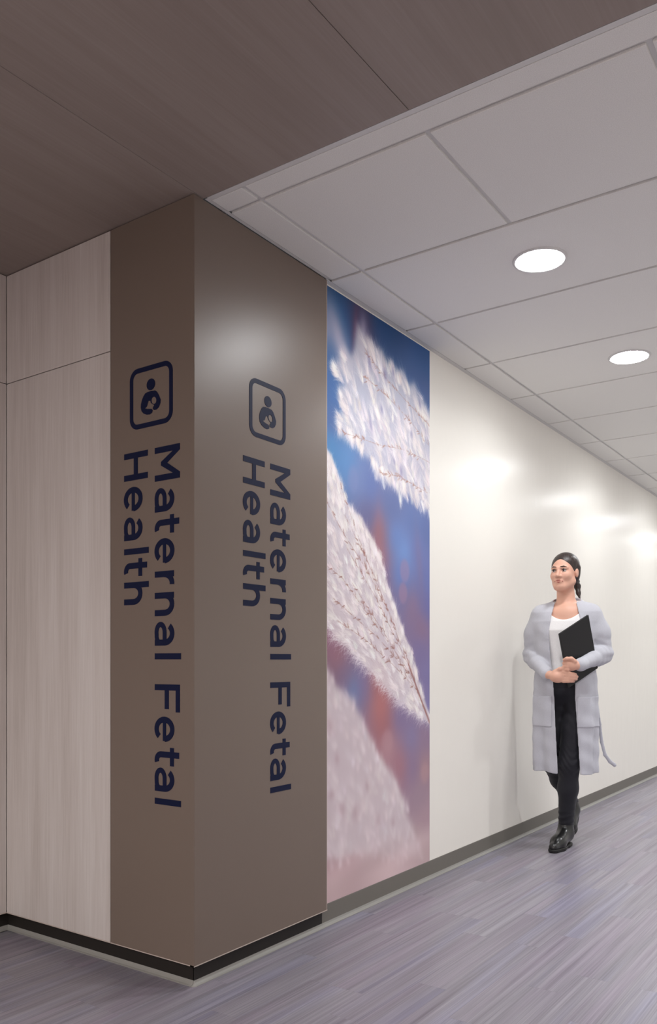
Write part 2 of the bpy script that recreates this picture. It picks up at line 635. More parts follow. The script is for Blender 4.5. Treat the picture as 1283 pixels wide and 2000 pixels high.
# perimeter angles
box('wall_angle', WX + 0.0003, WX + 0.0225, CL, 11.85, H + 0.0005, H + 0.0025, M['grid'], ceiling)
box('wall_angle', 0.0, 0.012, 0.05, CL, H + 0.0005, H + 0.0025, M['grid'], ceiling)
box('wall_angle', XR - 0.002, 2.75, 0.05, 11.85, H + 0.0005, H + 0.0025, M['grid'], ceiling)
box('wall_angle', 0.012, XR, 0.0465, 0.066, H + 0.0005, H + 0.0025, M['grid'], ceiling)
# tees
for x in xg:
    box('grid_tee', x - 0.012, x + 0.012, 0.066, 11.85, GZ, GZ + 0.03, M['grid'], ceiling)
for y in rows:
    if y < 11.8:
        box('grid_tee', WX, XR, y - 0.012, y + 0.012, GZ + 0.0004, GZ + 0.03, M['grid'], ceiling)
box('grid_tee', GRID_X + 0.6098 - 0.012, GRID_X + 0.6098 + 0.012, rows[0], rows[1], GZ + 0.0002, GZ + 0.03, M['grid'], ceiling)
# tiles
tile(0.0055, GRID_X, 0.060, rows[0])
tile(GRID_X, 1.6, 0.060, rows[0])
tile(1.6, XR, 0.060, rows[0])
for k in range(len(rows) - 1):
    y0, y1 = rows[k], rows[k + 1]
    if y1 > 11.8:
        break
    tile(0.0055 if k == 0 else WX + 0.016, GRID_X, y0, y1)
    if k == 0:
        tile(GRID_X, GRID_X + 0.6098, y0, y1)
        tile(GRID_X + 0.6098, xg[1], y0, y1)
    else:
        tile(GRID_X, xg[1], y0, y1)
    tile(xg[1], xg[1] + 1.2195, y0, y1)
    tile(xg[1] + 1.2195, XR, y0, y1)


# ---------------------------------------------------------------- downlights
trim_mesh = lathe_mesh('trim_ring', [(0.085, 0.0), (0.0855, -0.0035), (0.092, -0.0055), (0.0985, -0.0045), (0.101, -0.0005), (0.101, 0.0)], 64)
trim_mesh.materials.append(M['grid'])
lens_prof = [(0.0860, -0.0005), (0.0855, -0.0055), (0.075, -0.0075), (0.05, -0.0092), (0.025, -0.0100), (0.0005, -0.0103)]
lens_mesh = lathe_mesh('diffuser', lens_prof, 64)
lens_mesh.materials.append(M['lens'])
added_lens_mesh = lathe_mesh('diffuser', lens_prof, 64)
added_lens_mesh.materials.append(M['added_lens'])


def downlight(x, y, label, group, lobby=False, power=LAMP_POWER, spread=160):
    e = empty('downlight', (x, y, H))
    tag(e, label, 'light', group)
    add_obj('trim_ring', trim_mesh, None, e)
    d = add_obj('diffuser', added_lens_mesh if lobby or spread < 140 else lens_mesh, None, e)
    d['label'] = 'glowing white diffuser disc'
    ld = bpy.data.lights.new('lamp', 'AREA')
    ld.shape = 'DISK'
    ld.size = 0.16
    ld.energy = LOBBY_POWER if lobby else power
    ld.color = (1.0, 0.98, 0.965) if lobby else (0.965, 0.985, 1.0)
    ld.spread = math.radians(178 if lobby else spread)
    lo_ = bpy.data.objects.new('lamp', ld)
    COL.objects.link(lo_)
    lo_.parent = e
    lo_.location = (0, 0, -0.012)


LXC = GRID_X + 0.6
for yl, lab in ((rows[1] + ROW / 2, 'round lit downlight in the white ceiling nearest the brown column'),
                (rows[3] + ROW / 2, 'second round lit downlight in the white ceiling, farther down the corridor'),
                (4.125, 'third corridor downlight, beyond the right edge, mirrored in the white wall'),
                (5.650, 'fourth corridor downlight, beyond the right edge, mirrored in the white wall'),
                (7.175, 'fifth corridor downlight, beyond the right edge, mirrored far down the white wall'),
                (8.700, 'sixth corridor downlight, beyond the right edge, near the corridor end'),
                (10.20, 'seventh and last corridor downlight, beyond the right edge')):
    downlight(LXC, yl, lab, 'corridor downlights')
for yl, lab in ((1.075, 'first lamp of an added fill row along the unseen corridor side, right of the frame'),
                (3.515, 'second lamp of an added fill row along the unseen corridor side, right of the frame'),
                (5.955, 'third lamp of an added fill row along the unseen corridor side, right of the frame'),
                (8.395, 'fourth lamp of an added fill row along the unseen corridor side, right of the frame')):
    downlight(LXC + 1.2195, yl, lab, 'added fill lamps on the far side', False, FILL_POWER, 120)  # unseen row added to raise the bounced light in the corridor
for x, y, lab in ((0.3, -3.6, 'added lobby downlight in the timber soffit, behind the camera on the left'),
                  (1.7, -3.6, 'added lobby downlight in the timber soffit, behind the camera in the middle'),
                  (3.1, -3.6, 'added lobby downlight in the timber soffit, far right of the camera')):
    downlight(x, y, lab, 'added lobby downlights', True)  # added out of view to brighten the lobby

# ---------------------------------------------------------------- mural
MY0, MW = 0.747, 0.897
MZ0, MZ1 = 0.0866, 2.5625
mural = box('wall_mural', WX + 0.0003, WX + 0.0022, MY0 + 0.001, MY0 + MW, MZ0, MZ1, M['board'])
tag(mural, 'tall wall mural of pale feathery grass plumes against a blurred blue sky', 'mural')


def paint_mural():
    NU, NV = 330, 1120
    du, dv = MW / NU, (MZ1 - MZ0) / NV
    U, V = np.meshgrid((np.arange(NU) + 0.5) * du, MZ0 + (np.arange(NV) + 0.5) * dv)

    def blur(img, su, sv):
        for ax, s, d in ((1, su, du), (0, sv, dv)):
            r = max(1, int(3 * s / d))
            k = np.exp(-0.5 * (np.arange(-r, r + 1) * d / s) ** 2)
            k /= k.sum()
            pad = [(0, 0)] * img.ndim
            pad[ax] = (r, r)
            P = np.pad(img, pad, mode='edge')
            out = np.zeros_like(img)
            for i, w in enumerate(k):
                sl = [slice(None)] * img.ndim
                sl[ax] = slice(i, i + img.shape[ax])
                out += w * P[tuple(sl)]
            img = out
        return img

    # background colours scattered as soft points
    pts = [(0.05, 2.60, (34, 74, 118)), (0.45, 2.56, (26, 68, 118)), (0.88, 2.50, (40, 84, 140)), (0.88, 2.36, (58, 86, 140)),
           (0.09, 2.46, (38, 86, 138)), (0.30, 2.50, (70, 62, 96)), (0.06, 2.12, (62, 104, 164)), (0.07, 2.03, (72, 100, 156)), (0.06, 1.93, (74, 132, 186)),
           (0.17, 1.88, (88, 136, 190)), (0.26, 1.83, (112, 130, 178)), (0.36, 1.82, (100, 118, 172)), (0.55, 1.76, (98, 112, 160)), (0.75, 1.72, (96, 116, 168)), (0.88, 1.68, (92, 108, 160)),
           (0.34, 1.68, (104, 104, 146)), (0.42, 1.62, (142, 104, 118)), (0.43, 1.52, (152, 108, 122)), (0.45, 1.42, (128, 104, 136)), (0.58, 1.62, (104, 130, 186)),
           (0.65, 1.56, (112, 144, 200)), (0.62, 1.45, (104, 126, 184)), (0.78, 1.58, (108, 118, 172)), (0.87, 1.45, (102, 112, 168)), (0.88, 1.32, (104, 104, 158)),
           (0.72, 1.30, (132, 110, 140)), (0.62, 1.34, (120, 112, 152)), (0.82, 1.22, (134, 108, 136)), (0.80, 1.10, (122, 110, 152)), (0.88, 1.0, (124, 116, 160)),
           (0.88, 0.84, (130, 122, 166)), (0.03, 1.15, (140, 98, 118)), (0.10, 1.08, (146, 104, 118)), (0.05, 0.98, (128, 100, 118)), (0.16, 0.99, (126, 106, 134)),
           (0.22, 0.94, (112, 126, 168)), (0.30, 0.96, (126, 112, 150)), (0.40, 0.97, (160, 106, 112)), (0.44, 0.86, (172, 114, 116)), (0.47, 0.77, (158, 106, 114)),
           (0.50, 0.66, (176, 134, 142)), (0.62, 0.80, (132, 116, 152)), (0.72, 0.70, (136, 124, 160)), (0.84, 0.70, (146, 122, 146)), (0.60, 0.58, (164, 118, 130)),
           (0.74, 0.56, (142, 120, 148)), (0.84, 0.55, (164, 132, 140)), (0.80, 0.42, (160, 136, 150)), (0.86, 0.30, (174, 146, 156)), (0.78, 0.20, (184, 160, 164)),
           (0.88, 0.14, (190, 166, 170)), (0.10, 0.25, (182, 148, 154)), (0.10, 0.14, (192, 164, 166)), (0.45, 0.12, (196, 170, 172)), (0.40, 0.30, (200, 178, 180))]
    num = np.zeros((NV, NU, 3))
    den = np.zeros((NV, NU, 1))
    for u, v, c in pts:
        w = (1.0 / (((U - u) ** 2 + (V - v) ** 2) + 0.0009) ** 1.6)[..., None]
        num += w * np.array(c, float)
        den += w
    img = blur(num / den, 0.022, 0.022)

    def blob(u, v, su, sv, c, a, hard=2.0, rot=0.0):
        nonlocal img
        x = (U - u) * math.cos(rot) + (V - v) * math.sin(rot)
        y = -(U - u) * math.sin(rot) + (V - v) * math.cos(rot)
        w = a * np.exp(-(((x / su) ** 2 + (y / sv) ** 2) ** (hard / 2)))
        img = img * (1 - w[..., None]) + np.array(c, float) * w[..., None]

    blob(0.425, 1.55, 0.035, 0.17, (160, 108, 118), 0.55)
    blob(0.445, 0.87, 0.05, 0.14, (178, 112, 112), 0.6)
    blob(0.11, 2.38, 0.06, 0.15, (182, 174, 194), 0.85, 2, 0.5)
    blob(0.03, 2.40, 0.05, 0.08, (170, 166, 188), 0.6)
    blob(0.30, 2.45, 0.03, 0.08, (172, 166, 188), 0.8)
    blob(0.235, 2.47, 0.018, 0.12, (96, 66, 96), 0.7, 2, -0.15)
    blob(0.80, 1.50, 0.03, 0.20, (122, 112, 150), 0.5, 2, 0.18)
    blob(0.655, 1.475, 0.045, 0.055, (142, 130, 170), 0.8, 8)
    blob(0.640, 1.372, 0.040, 0.050, (152, 124, 154), 0.7, 8)
    blob(0.22, 1.82, 0.04, 0.06, (124, 136, 182), 0.5, 6)
    blob(0.50, 0.70, 0.05, 0.055, (180, 140, 148), 0.6, 6)
    blob(0.85, 0.52, 0.045, 0.05, (182, 146, 150), 0.55, 6)

    def inside(poly, grow=0.0):
        P = np.array(poly)
        ins = np.zeros(U.shape, bool)
        j = len(P) - 1
        for i in range(len(P)):
            xi, yi, xj, yj = P[i, 0], P[i, 1], P[j, 0], P[j, 1]
            if yi != yj:
                c = ((yi > V) != (yj > V)) & (U < (xj - xi) * (V - yi) / (yj - yi) + xi)
                ins ^= c
            j = i
        return ins.astype(float)

    def over(mask, color):
        nonlocal img
        a = np.clip(mask, 0, 1)[..., None]
        img = img * (1 - a) + np.asarray(color, float) * a

    def strokes(starts, angles, lengths, widths, colors, alpha, curve=0.0):
        """soft hairs: accumulated with a per-layer alpha"""
        nonlocal img
        n = len(starts)
        steps = int(np.clip(lengths.max() / 0.003, 8, 40))
        cv = rng.normal(size=n) * curve
        t = np.linspace(0, 1, steps)[:, None]
        an = angles + cv * t
        u = starts[:, 0] + lengths * t * np.cos(an)
        v = starts[:, 1] + lengths * t * np.sin(an)
        fade = np.broadcast_to((1 - t) ** 0.6 * alpha * 34.0 / steps, u.shape)
        iu0 = np.floor(u / du).astype(np.int32)
        iv0 = np.floor((v - MZ0) / dv).astype(np.int32)
        wd = np.broadcast_to(np.clip(widths - 0.5, 0, 2), u.shape)
        ci = np.broadcast_to(np.arange(n), u.shape)
        I, Wt, Cc = [], [], []
        for ou, ov, wk in ((0, 0, 1.0), (1, 0, 0.35), (-1, 0, 0.35), (0, 1, 0.25), (0, -1, 0.25)):
            w = fade if ou == 0 and ov == 0 else fade * wk * wd
            iu, iv = iu0 + ou, iv0 + ov
            ok = (iu >= 0) & (iu < NU) & (iv >= 0) & (iv < NV) & (w > 1e-4)
            I.append(iv[ok] * NU + iu[ok])
            Wt.append(w[ok])
            Cc.append(ci[ok])
        I, Wt, Cc = np.concatenate(I), np.concatenate(Wt), np.concatenate(Cc)
        uq, inv = np.unique(I, return_inverse=True)
        wgt = np.bincount(inv, Wt, len(uq))
        a = (1 - np.exp(-wgt))[:, None]
        col = np.stack([np.bincount(inv, Wt * colors[Cc, c], len(uq)) for c in range(3)], 1) / np.maximum(wgt, 1e-9)[:, None]
        flat = img.reshape(-1, 3)
        flat[uq] = flat[uq] * (1 - a) + col * a
        img = flat.reshape(NV, NU, 3)

    def sample(poly, n):
        P = np.array(poly)
        mask = inside(poly)
        iv, iu = np.nonzero(mask > 0.5)
        k = rng.integers(0, len(iu), n)
        return np.stack([(iu[k] + rng.random(n)) * du, MZ0 + (iv[k] + rng.random(n)) * dv], 1)

    def along(line, n, jitter=0.0):
        P = np.array(line, float)
        d = np.r_[0, np.cumsum(np.hypot(*np.diff(P, axis=0).T))]
        t = rng.random(n) * d[-1]
        u = np.interp(t, d, P[:, 0])
        v = np.interp(t, d, P[:, 1])
        e = 0.02
        ang = np.arctan2(np.interp(np.minimum(t + e, d[-1]), d, P[:, 1]) - np.interp(np.maximum(t - e, 0), d, P[:, 1]),
                         np.interp(np.minimum(t + e, d[-1]), d, P[:, 0]) - np.interp(np.maximum(t - e, 0), d, P[:, 0]))
        return np.stack([u, v], 1) + rng.normal(size=(n, 2)) * jitter, ang

    def cols(base, spread, n):
        return np.clip(np.array(base, float) + rng.normal(size=(n, 1)) * spread + rng.normal(size=(n, 3)) * spread * 0.25, 0, 255)

    def tufts(centres, ang, tsd, hsd, length, hairs, base, shade, spread, al, wid=1.3):
        n = len(centres)
        ta = (ang(centres) if callable(ang) else ang) + rng.normal(0, tsd, n)
        tl = length * rng.uniform(0.55, 1.15, n)
        tc = np.array(base, float) + rng.normal(0, spread, (n, 1)) + rng.normal(0, spread * 0.3, (n, 3))
        for hs_, col, a_, jit, lm in ((max(4, hairs // 3), np.broadcast_to(np.array(shade, float), (n, 3)), al * 0.9, 0.014, 1.0), (hairs, tc, al, 0.007, 1.0)):
            i = np.repeat(np.arange(n), hs_)
            k = len(i)
            st = centres[i] - np.stack([np.cos(ta[i]), np.sin(ta[i])], 1) * (tl[i] * 0.5)[:, None] + rng.normal(0, jit, (k, 2))
            strokes(st, ta[i] + rng.normal(0, hsd, k), tl[i] * rng.uniform(0.5, 1.0, k) * lm, rng.uniform(0.5, wid, k), np.clip(col[i] + rng.normal(0, 6, (k, 1)), 0, 252), a_, 0.25)

    def plume(poly, fill, fill_a, base, shade, ang, tsd, hsd, length, hairs, per, batches, soft, al, wid, lines, brown, beads, bead_len, bead_a, rim, spread=9):
        over(blur(inside(poly), soft, soft) * fill_a, fill)
        for b_ in range(batches):
            tufts(sample(poly, per), ang, tsd, hsd, length, hairs, base, shade, spread, al, wid)
        for ln, an, nn, ll in rim:
            s_, a_ = along(ln, nn, 0.006)
            tufts(s_, an, 0.22, hsd, ll, hairs, base, shade, spread, al * 0.8, wid)
        up = math.radians(122)
        for ln in lines:
            s_, a_ = along(ln, 170, 0.0010)
            strokes(s_, a_, np.full(len(s_), 0.014), np.full(len(s_), 0.6), cols(brown, 10, len(s_)), bead_a * 0.22)
            s_, a_ = along(ln, beads, 0.004)
            dirn = np.where(np.cos(a_ - up) > 0, a_, a_ + math.pi)
            off = rng.choice([-1, 1], len(s_)) * rng.uniform(0.25, 0.75, len(s_))
            for rep in range(4):
                k = len(s_)
                strokes(s_ + rng.normal(0, 0.0016, (k, 2)), dirn + off + rng.normal(0, 0.05, k), bead_len * rng.uniform(0.7, 1.1, k), np.full(k, 0.7), cols(brown, 12, k), bead_a, 0.1)
        # veil of loose hairs over the stems
        tufts(sample(poly, per), ang, tsd, hsd, length, hairs // 2, base, base, spread, al * 0.5, 0.6)

    up_left = math.radians(122)
    # out-of-focus plume at the bottom
    P3 = [(-0.05, 1.05), (0.019, 1.029), (0.106, 0.945), (0.22, 0.899), (0.26, 0.843), (0.349, 0.739), (0.413, 0.645), (0.54, 0.548), (0.633, 0.424),
          (0.709, 0.294), (0.788, 0.184), (0.839, 0.114), (0.60, 0.17), (0.30, 0.24), (-0.05, 0.27)]
    over(blur(inside(P3), 0.014, 0.014) * 0.95, (204, 189, 194))
    rim3 = [(P3[1:12], math.radians(104), 34, 0.10)]
    keep_img = img.copy()
    for b_ in range(7):
        tufts(sample(P3, 26), math.radians(110), 0.35, 0.25, 0.12, 26, (224, 212, 215), (194, 170, 178), 7, 0.12, 2.0)
    s, a = along(P3[1:11], 36, 0.008)
    tufts(s, math.radians(104), 0.25, 0.16, 0.11, 22, (222, 210, 214), (190, 166, 176), 7, 0.15, 2.0)
    for u, v, su, sv in ((0.24, 0.42, 0.03, 0.035), (0.14, 0.45, 0.02, 0.03), (0.05, 0.80, 0.025, 0.04), (0.10, 0.66, 0.016, 0.025), (0.42, 0.36, 0.02, 0.03), (0.33, 0.52, 0.014, 0.025), (0.06, 0.52, 0.02, 0.02), (0.55, 0.33, 0.014, 0.02)):
        blob(u, v, su, sv, (172, 140, 150), 0.45, 2, 0.3)
    soft_img = blur(img, 0.0055, 0.0065)
    low = np.clip((1.12 - V) / 0.08, 0, 1)[..., None]
    img = img * (1 - low) + soft_img * low
    base_fade = np.clip((0.30 - V) / 0.16, 0, 1)[..., None] * 0.7
    img = img * (1 - base_fade) + (np.array([208, 182, 184.0]) + 14 * np.sin(U * 9 + 3 * np.sin(V * 14))[..., None]) * base_fade
    # upper plume
    P1 = [(0.252, 2.50), (0.30, 2.44), (0.341, 2.455), (0.39, 2.41), (0.447, 2.439), (0.49, 2.38), (0.536, 2.413), (0.58, 2.36), (0.628, 2.4), (0.69, 2.34), (0.749, 2.375), (0.79, 2.31), (0.824, 2.322), (0.93, 2.22),
          (0.93, 1.76), (0.86, 1.80), (0.799, 1.803), (0.7, 1.831), (0.6, 1.83), (0.536, 1.851), (0.404, 1.884), (0.375, 1.949), (0.33, 1.93), (0.26, 1.965), (0.151, 1.972), (0.08, 2.02),
          (0.16, 2.07), (0.136, 2.091), (0.10, 2.17), (0.166, 2.208), (0.062, 2.256), (0.12, 2.29), (0.145, 2.37), (0.20, 2.33), (0.225, 2.36)]
    lines1 = [[(0.308, 2.276), (0.491, 2.242), (0.7, 2.182), (0.891, 2.103)], [(0.15, 2.0), (0.426, 2.009), (0.652, 2.034), (0.891, 2.024)],
              [(0.426, 1.888), (0.605, 1.902), (0.876, 1.872)], [(0.321, 2.378), (0.513, 2.31), (0.7, 2.254), (0.891, 2.203)]]
    rim1 = [([(0.93, 1.76), (0.799, 1.803), (0.7, 1.831), (0.536, 1.851), (0.404, 1.884)], math.radians(275), 26, 0.09),
            ([(0.40, 1.89), (0.26, 1.965), (0.10, 1.99)], math.radians(268), 16, 0.08),
            ([(0.08, 2.02), (0.14, 2.10), (0.10, 2.20), (0.07, 2.26), (0.14, 2.34)], math.radians(150), 18, 0.08),
            ([(0.26, 2.46), (0.45, 2.41), (0.63, 2.36), (0.80, 2.28), (0.92, 2.19)], math.radians(112), 26, 0.13)]
    plume(P1, (214, 206, 211), 0.74, (236, 228, 225), (166, 154, 174), math.radians(119), 0.26, 0.12, 0.14, 30, 20, 11, 0.014, 0.20, 1.5, lines1, (164, 122, 110), 24, 0.026, 0.20, rim1, spread=10)
    for u, v, su, sv in ((0.48, 2.33, 0.016, 0.035), (0.55, 2.36, 0.012, 0.03), (0.35, 2.35, 0.014, 0.03), (0.36, 2.08, 0.012, 0.035), (0.62, 1.93, 0.014, 0.03), (0.80, 2.28, 0.01, 0.02), (0.45, 2.17, 0.012, 0.02), (0.72, 2.12, 0.01, 0.018), (0.56, 1.96, 0.01, 0.02)):
        blob(u, v, su, sv, (120, 116, 160), 0.55, 2, 0.3)
    # middle plume, in focus
    P2 = [(-0.03, 1.93), (0.062, 1.891), (0.091, 1.83), (0.144, 1.755), (0.213, 1.685), (0.292, 1.671), (0.349, 1.602), (0.447, 1.501), (0.513, 1.358),
          (0.586, 1.281), (0.652, 1.178), (0.724, 1.06), (0.824, 0.913), (0.91, 0.774), (0.91, 0.750), (0.749, 0.814), (0.605, 0.873), (0.491, 0.934),
          (0.404, 0.993), (0.3, 1.038), (0.22, 1.099), (0.088, 1.154), (-0.03, 1.27)]
    lines2 = [[(0.91, 0.752), (0.773, 0.927), (0.675, 1.072), (0.536, 1.256), (0.362, 1.448), (0.22, 1.639), (0.125, 1.784)],
              [(0.739, 0.976), (0.536, 1.125), (0.321, 1.269), (0.144, 1.397), (0.0, 1.45)],
              [(0.788, 0.914), (0.559, 1.037), (0.321, 1.148), (0.106, 1.223)],
              [(0.513, 1.278), (0.321, 1.455), (0.144, 1.587), (0.0, 1.72)]]
    rim2 = [([(0.0, 1.91), (0.091, 1.83), (0.213, 1.685), (0.349, 1.602), (0.447, 1.501), (0.513, 1.358), (0.652, 1.178), (0.824, 0.913)], math.radians(118), 70, 0.075)]
    def ang2(c):
        d_ = (c[:, 0] - 0.91) * 0.66 + (c[:, 1] - 0.752) * 0.75       # offset from the plume's axis, towards its upper side
        return math.radians(132) - np.clip(d_ / 0.2, -2.2, 1.2) * math.radians(24)

    for q0, q1, q2 in (((0.70, 1.03), (0.42, 1.32), (0.18, 1.52)), ((0.62, 1.13), (0.40, 1.42), (0.16, 1.66)), ((0.70, 1.00), (0.42, 1.16), (0.08, 1.31)), ((0.80, 0.89), (0.55, 1.12), (0.22, 1.38))):
        lines2.append([q0, q1, q2])
    plume(P2, (218, 207, 211), 0.86, (240, 232, 231), (190, 171, 177), ang2, 0.16, 0.10, 0.085, 30, 34, 9, 0.006, 0.24, 0.9, lines2, (146, 98, 88), 17, 0.030, 0.24, rim2, spread=8)
    lowfr = [(0.91, 0.760), (0.749, 0.814), (0.605, 0.873), (0.491, 0.934), (0.404, 0.993), (0.3, 1.038), (0.22, 1.099), (0.088, 1.154), (0.0, 1.24)]
    s, a = along(lowfr, 900, 0.008)
    strokes(s, rng.normal(math.radians(205), 0.45, 900), rng.uniform(0.02, 0.075, 900), np.full(900, 0.6), cols((226, 216, 222), 8, 900), 0.22, 0.4)
    stem = [(0.91, 0.745), (0.80, 0.89), (0.70, 1.03)]
    s, a = along(stem, 900, 0.0035)
    strokes(s, a, np.full(900, 0.03), np.full(900, 0.8), cols((150, 104, 100), 12, 900), 0.05)
    return np.clip(img, 0, 255), NU, NV


def build_mural_print():
    img, NU, NV = paint_mural()
    ys = MY0 + 0.001 + np.linspace(0, MW - 0.001, NU + 1)
    zs = np.linspace(MZ0, MZ1, NV + 1)
    Y, Z = np.meshgrid(ys, zs)
    co = np.stack([np.full(Y.shape, WX + 0.0026), Y, Z], -1).reshape(-1, 3).astype(np.float32)
    i = np.arange(NV)[:, None] * (NU + 1) + np.arange(NU)[None, :]
    quads = np.stack([i, i + 1, i + NU + 2, i + NU + 1], -1).reshape(-1, 4)
    me = bpy.data.meshes.new('print')
    me.vertices.add(len(co))
    me.vertices.foreach_set('co', co.ravel())
    me.loops.add(quads.size)
    me.loops.foreach_set('vertex_index', quads.ravel().astype(np.int32))
    me.polygons.add(len(quads))
    me.polygons.foreach_set('loop_start', np.arange(0, quads.size, 4, dtype=np.int32))
    me.polygons.foreach_set('loop_total', np.full(len(quads), 4, dtype=np.int32))
    me.update(calc_edges=True)
    pad = np.pad(img, ((0, 1), (0, 1), (0, 0)), mode='edge')
    rgb = lin(pad).reshape(-1, 3) * 1.06
    rgba = np.concatenate([np.clip(rgb, 0, 0.93), np.ones((len(rgb), 1))], 1).astype(np.float32)
    at = me.color_attributes.new('print_ink', 'FLOAT_COLOR', 'POINT')
    at.data.foreach_set('color', rgba.ravel())
    m = new_mat('printed_film', rough=0.5, spec=0.3)
    a = node(m, 'ShaderNodeVertexColor', layer_name='print_ink')
    link(m, a.outputs[0], bsdf(m).inputs['Base Color'])
    add_obj('print', me, m, mural)


build_mural_print()

# ================================================================== PERSON (implicit surfaces turned into meshes)
class Field:
    """signed-distance grid with local smooth unions, meshed with surface nets"""

    def __init__(self, lo, hi, h):
        self.lo = np.array(lo, float)
        self.h = h
        self.n = np.ceil((np.array(hi) - self.lo) / h).astype(int) + 1
        self.v = np.full(self.n, 1.0, np.float32)
        self.ax = [self.lo[i] + np.arange(self.n[i]) * h for i in range(3)]

    def grid(self):
        return np.meshgrid(*self.ax, indexing='ij', sparse=True)

    def _sub(self, lo, hi):
        a = np.clip(np.floor((np.array(lo) - self.lo) / self.h).astype(int), 0, self.n)
        b = np.clip(np.ceil((np.array(hi) - self.lo) / self.h).astype(int) + 1, 0, self.n)
        sl = tuple(slice(a[i], b[i]) for i in range(3))
        return sl, np.meshgrid(*[self.ax[i][sl[i]] for i in range(3)], indexing='ij', sparse=True)

    def _merge(self, sl, d, k, sub):
        a = self.v[sl]
        d = d.astype(np.float32)
        if sub:
            d = -d
            hh = np.clip(0.5 - 0.5 * (a - d) / k, 0, 1)
            self.v[sl] = a * (1 - hh) + d * hh + k * hh * (1 - hh)
        else:
            hh = np.clip(0.5 + 0.5 * (d - a) / k, 0, 1)
            self.v[sl] = d * (1 - hh) + a * hh - k * hh * (1 - hh)

    def cone(self, p, q, r0, r1, k=0.02, sub=False, flat=None):
        """tapered capsule; flat=(axis vector, factor) squashes it along an axis"""
        p, q = np.array(p, float), np.array(q, float)
        m = max(r0, r1) + k + 3 * self.h + 0.01
        sl, (X, Y, Z) = self._sub(np.minimum(p, q) - m, np.maximum(p, q) + m)
        d = q - p
        L2 = max(d @ d, 1e-9)
        px, py, pz = X - p[0], Y - p[1], Z - p[2]
        t = np.clip((px * d[0] + py * d[1] + pz * d[2]) / L2, 0, 1)
        ex, ey, ez = px - t * d[0], py - t * d[1], pz - t * d[2]
        e2 = ex ** 2 + ey ** 2 + ez ** 2
        if flat is not None:
            ax, f = np.array(flat[0], float), flat[1]
            ax /= np.linalg.norm(ax)
            c = ex * ax[0] + ey * ax[1] + ez * ax[2]
            e2 = e2 + c ** 2 * (f * f - 1)
        self._merge(sl, np.sqrt(e2) - (r0 + (r1 - r0) * t), k, sub)

    def chain(self, pts, radii, k=0.02, flat=None):
        for i in range(len(pts) - 1):
            self.cone(pts[i], pts[i + 1], radii[i], radii[i + 1], k, False, flat)

    def ball(self, c, r, k=0.02, sub=False, rot=None):
        """ellipsoid; rot is a 3x3 matrix whose columns are its axes"""
        c = np.array(c, float)
        r = np.array(r if np.ndim(r) else (r, r, r), float)
        m = r.max() + k + 3 * self.h + 0.01
        sl, (X, Y, Z) = self._sub(c - m, c + m)
        x, y, z = X - c[0], Y - c[1], Z - c[2]
        if rot is not None:
            R = np.array(rot)
            x, y, z = (R[0, i] * x + R[1, i] * y + R[2, i] * z for i in range(3))
        k0 = np.sqrt((x / r[0]) ** 2 + (y / r[1]) ** 2 + (z / r[2]) ** 2)
        k1 = np.sqrt((x / r[0] ** 2) ** 2 + (y / r[1] ** 2) ** 2 + (z / r[2] ** 2) ** 2)
        self._merge(sl, k0 * (k0 - 1.0) / np.maximum(k1, 1e-6), k, sub)

    def mesh(self, name, smooth_iter=1):
        v = self.v
        v = np.pad(v, 1, constant_values=1.0)
        lo = self.lo - self.h
        ins = v < 0
        cs = tuple(s - 1 for s in v.shape)
        pos = np.zeros(cs + (3,), np.float32)
        cnt = np.zeros(cs, np.float32)

        def corner(a, b, c):
            return (slice(a, a + cs[0]), slice(b, b + cs[1]), slice(c, c + cs[2]))
        act = np.zeros(cs, bool)
        c0 = ins[corner(0, 0, 0)]
        for a in (0, 1):
            for b in (0, 1):
                for c in (0, 1):
                    act |= ins[corner(a, b, c)] != c0
        idx = np.nonzero(act)
        P = np.zeros((len(idx[0]), 3))
        N = np.zeros(len(idx[0]))
        for axis in range(3):
            o = [i for i in range(3) if i != axis]
            for s in (0, 1):
                for t in (0, 1):
                    a = [idx[0].copy(), idx[1].copy(), idx[2].copy()]
                    a[o[0]] = a[o[0]] + s
                    a[o[1]] = a[o[1]] + t
                    b = [x.copy() for x in a]
                    b[axis] = b[axis] + 1
                    va, vb = v[tuple(a)], v[tuple(b)]
                    cr = (va < 0) != (vb < 0)
                    f = np.where(cr, va / np.where(cr, va - vb, 1), 0)
                    q = np.zeros((len(N), 3))
                    q[:, o[0]] = s
                    q[:, o[1]] = t
                    q[:, axis] = f
                    P += q * cr[:, None]
                    N += cr
        P = P / N[:, None] + np.stack(idx, 1)
        vid = np.full(cs, -1, np.int64)
        vid[idx] = np.arange(len(N))
        quads = []
        for axis in range(3):
            o = [(axis + 1) % 3, (axis + 2) % 3]
            sl0 = [slice(1, cs[i]) for i in range(3)]
            sl0[axis] = slice(0, cs[axis])
            sl1 = list(sl0)
            sl1[axis] = slice(1, cs[axis] + 1)
            A, B_ = ins[tuple(sl0)], ins[tuple(sl1)]
            e = np.nonzero(A != B_)
            g = [e[0] + (0 if axis == 0 else 1), e[1] + (0 if axis == 1 else 1), e[2] + (0 if axis == 2 else 1)]
            flip = A[e]

            def cid(s, t):
                q = [x.copy() for x in g]
                q[o[0]] = q[o[0]] - s
                q[o[1]] = q[o[1]] - t
                return vid[tuple(q)]
            Q = np.stack([cid(0, 0), cid(1, 0), cid(1, 1), cid(0, 1)], 1)
            Q[~flip] = Q[~flip][:, ::-1]
            quads.append(Q)
        Q = np.concatenate(quads)
        Q = Q[(Q >= 0).all(1)]
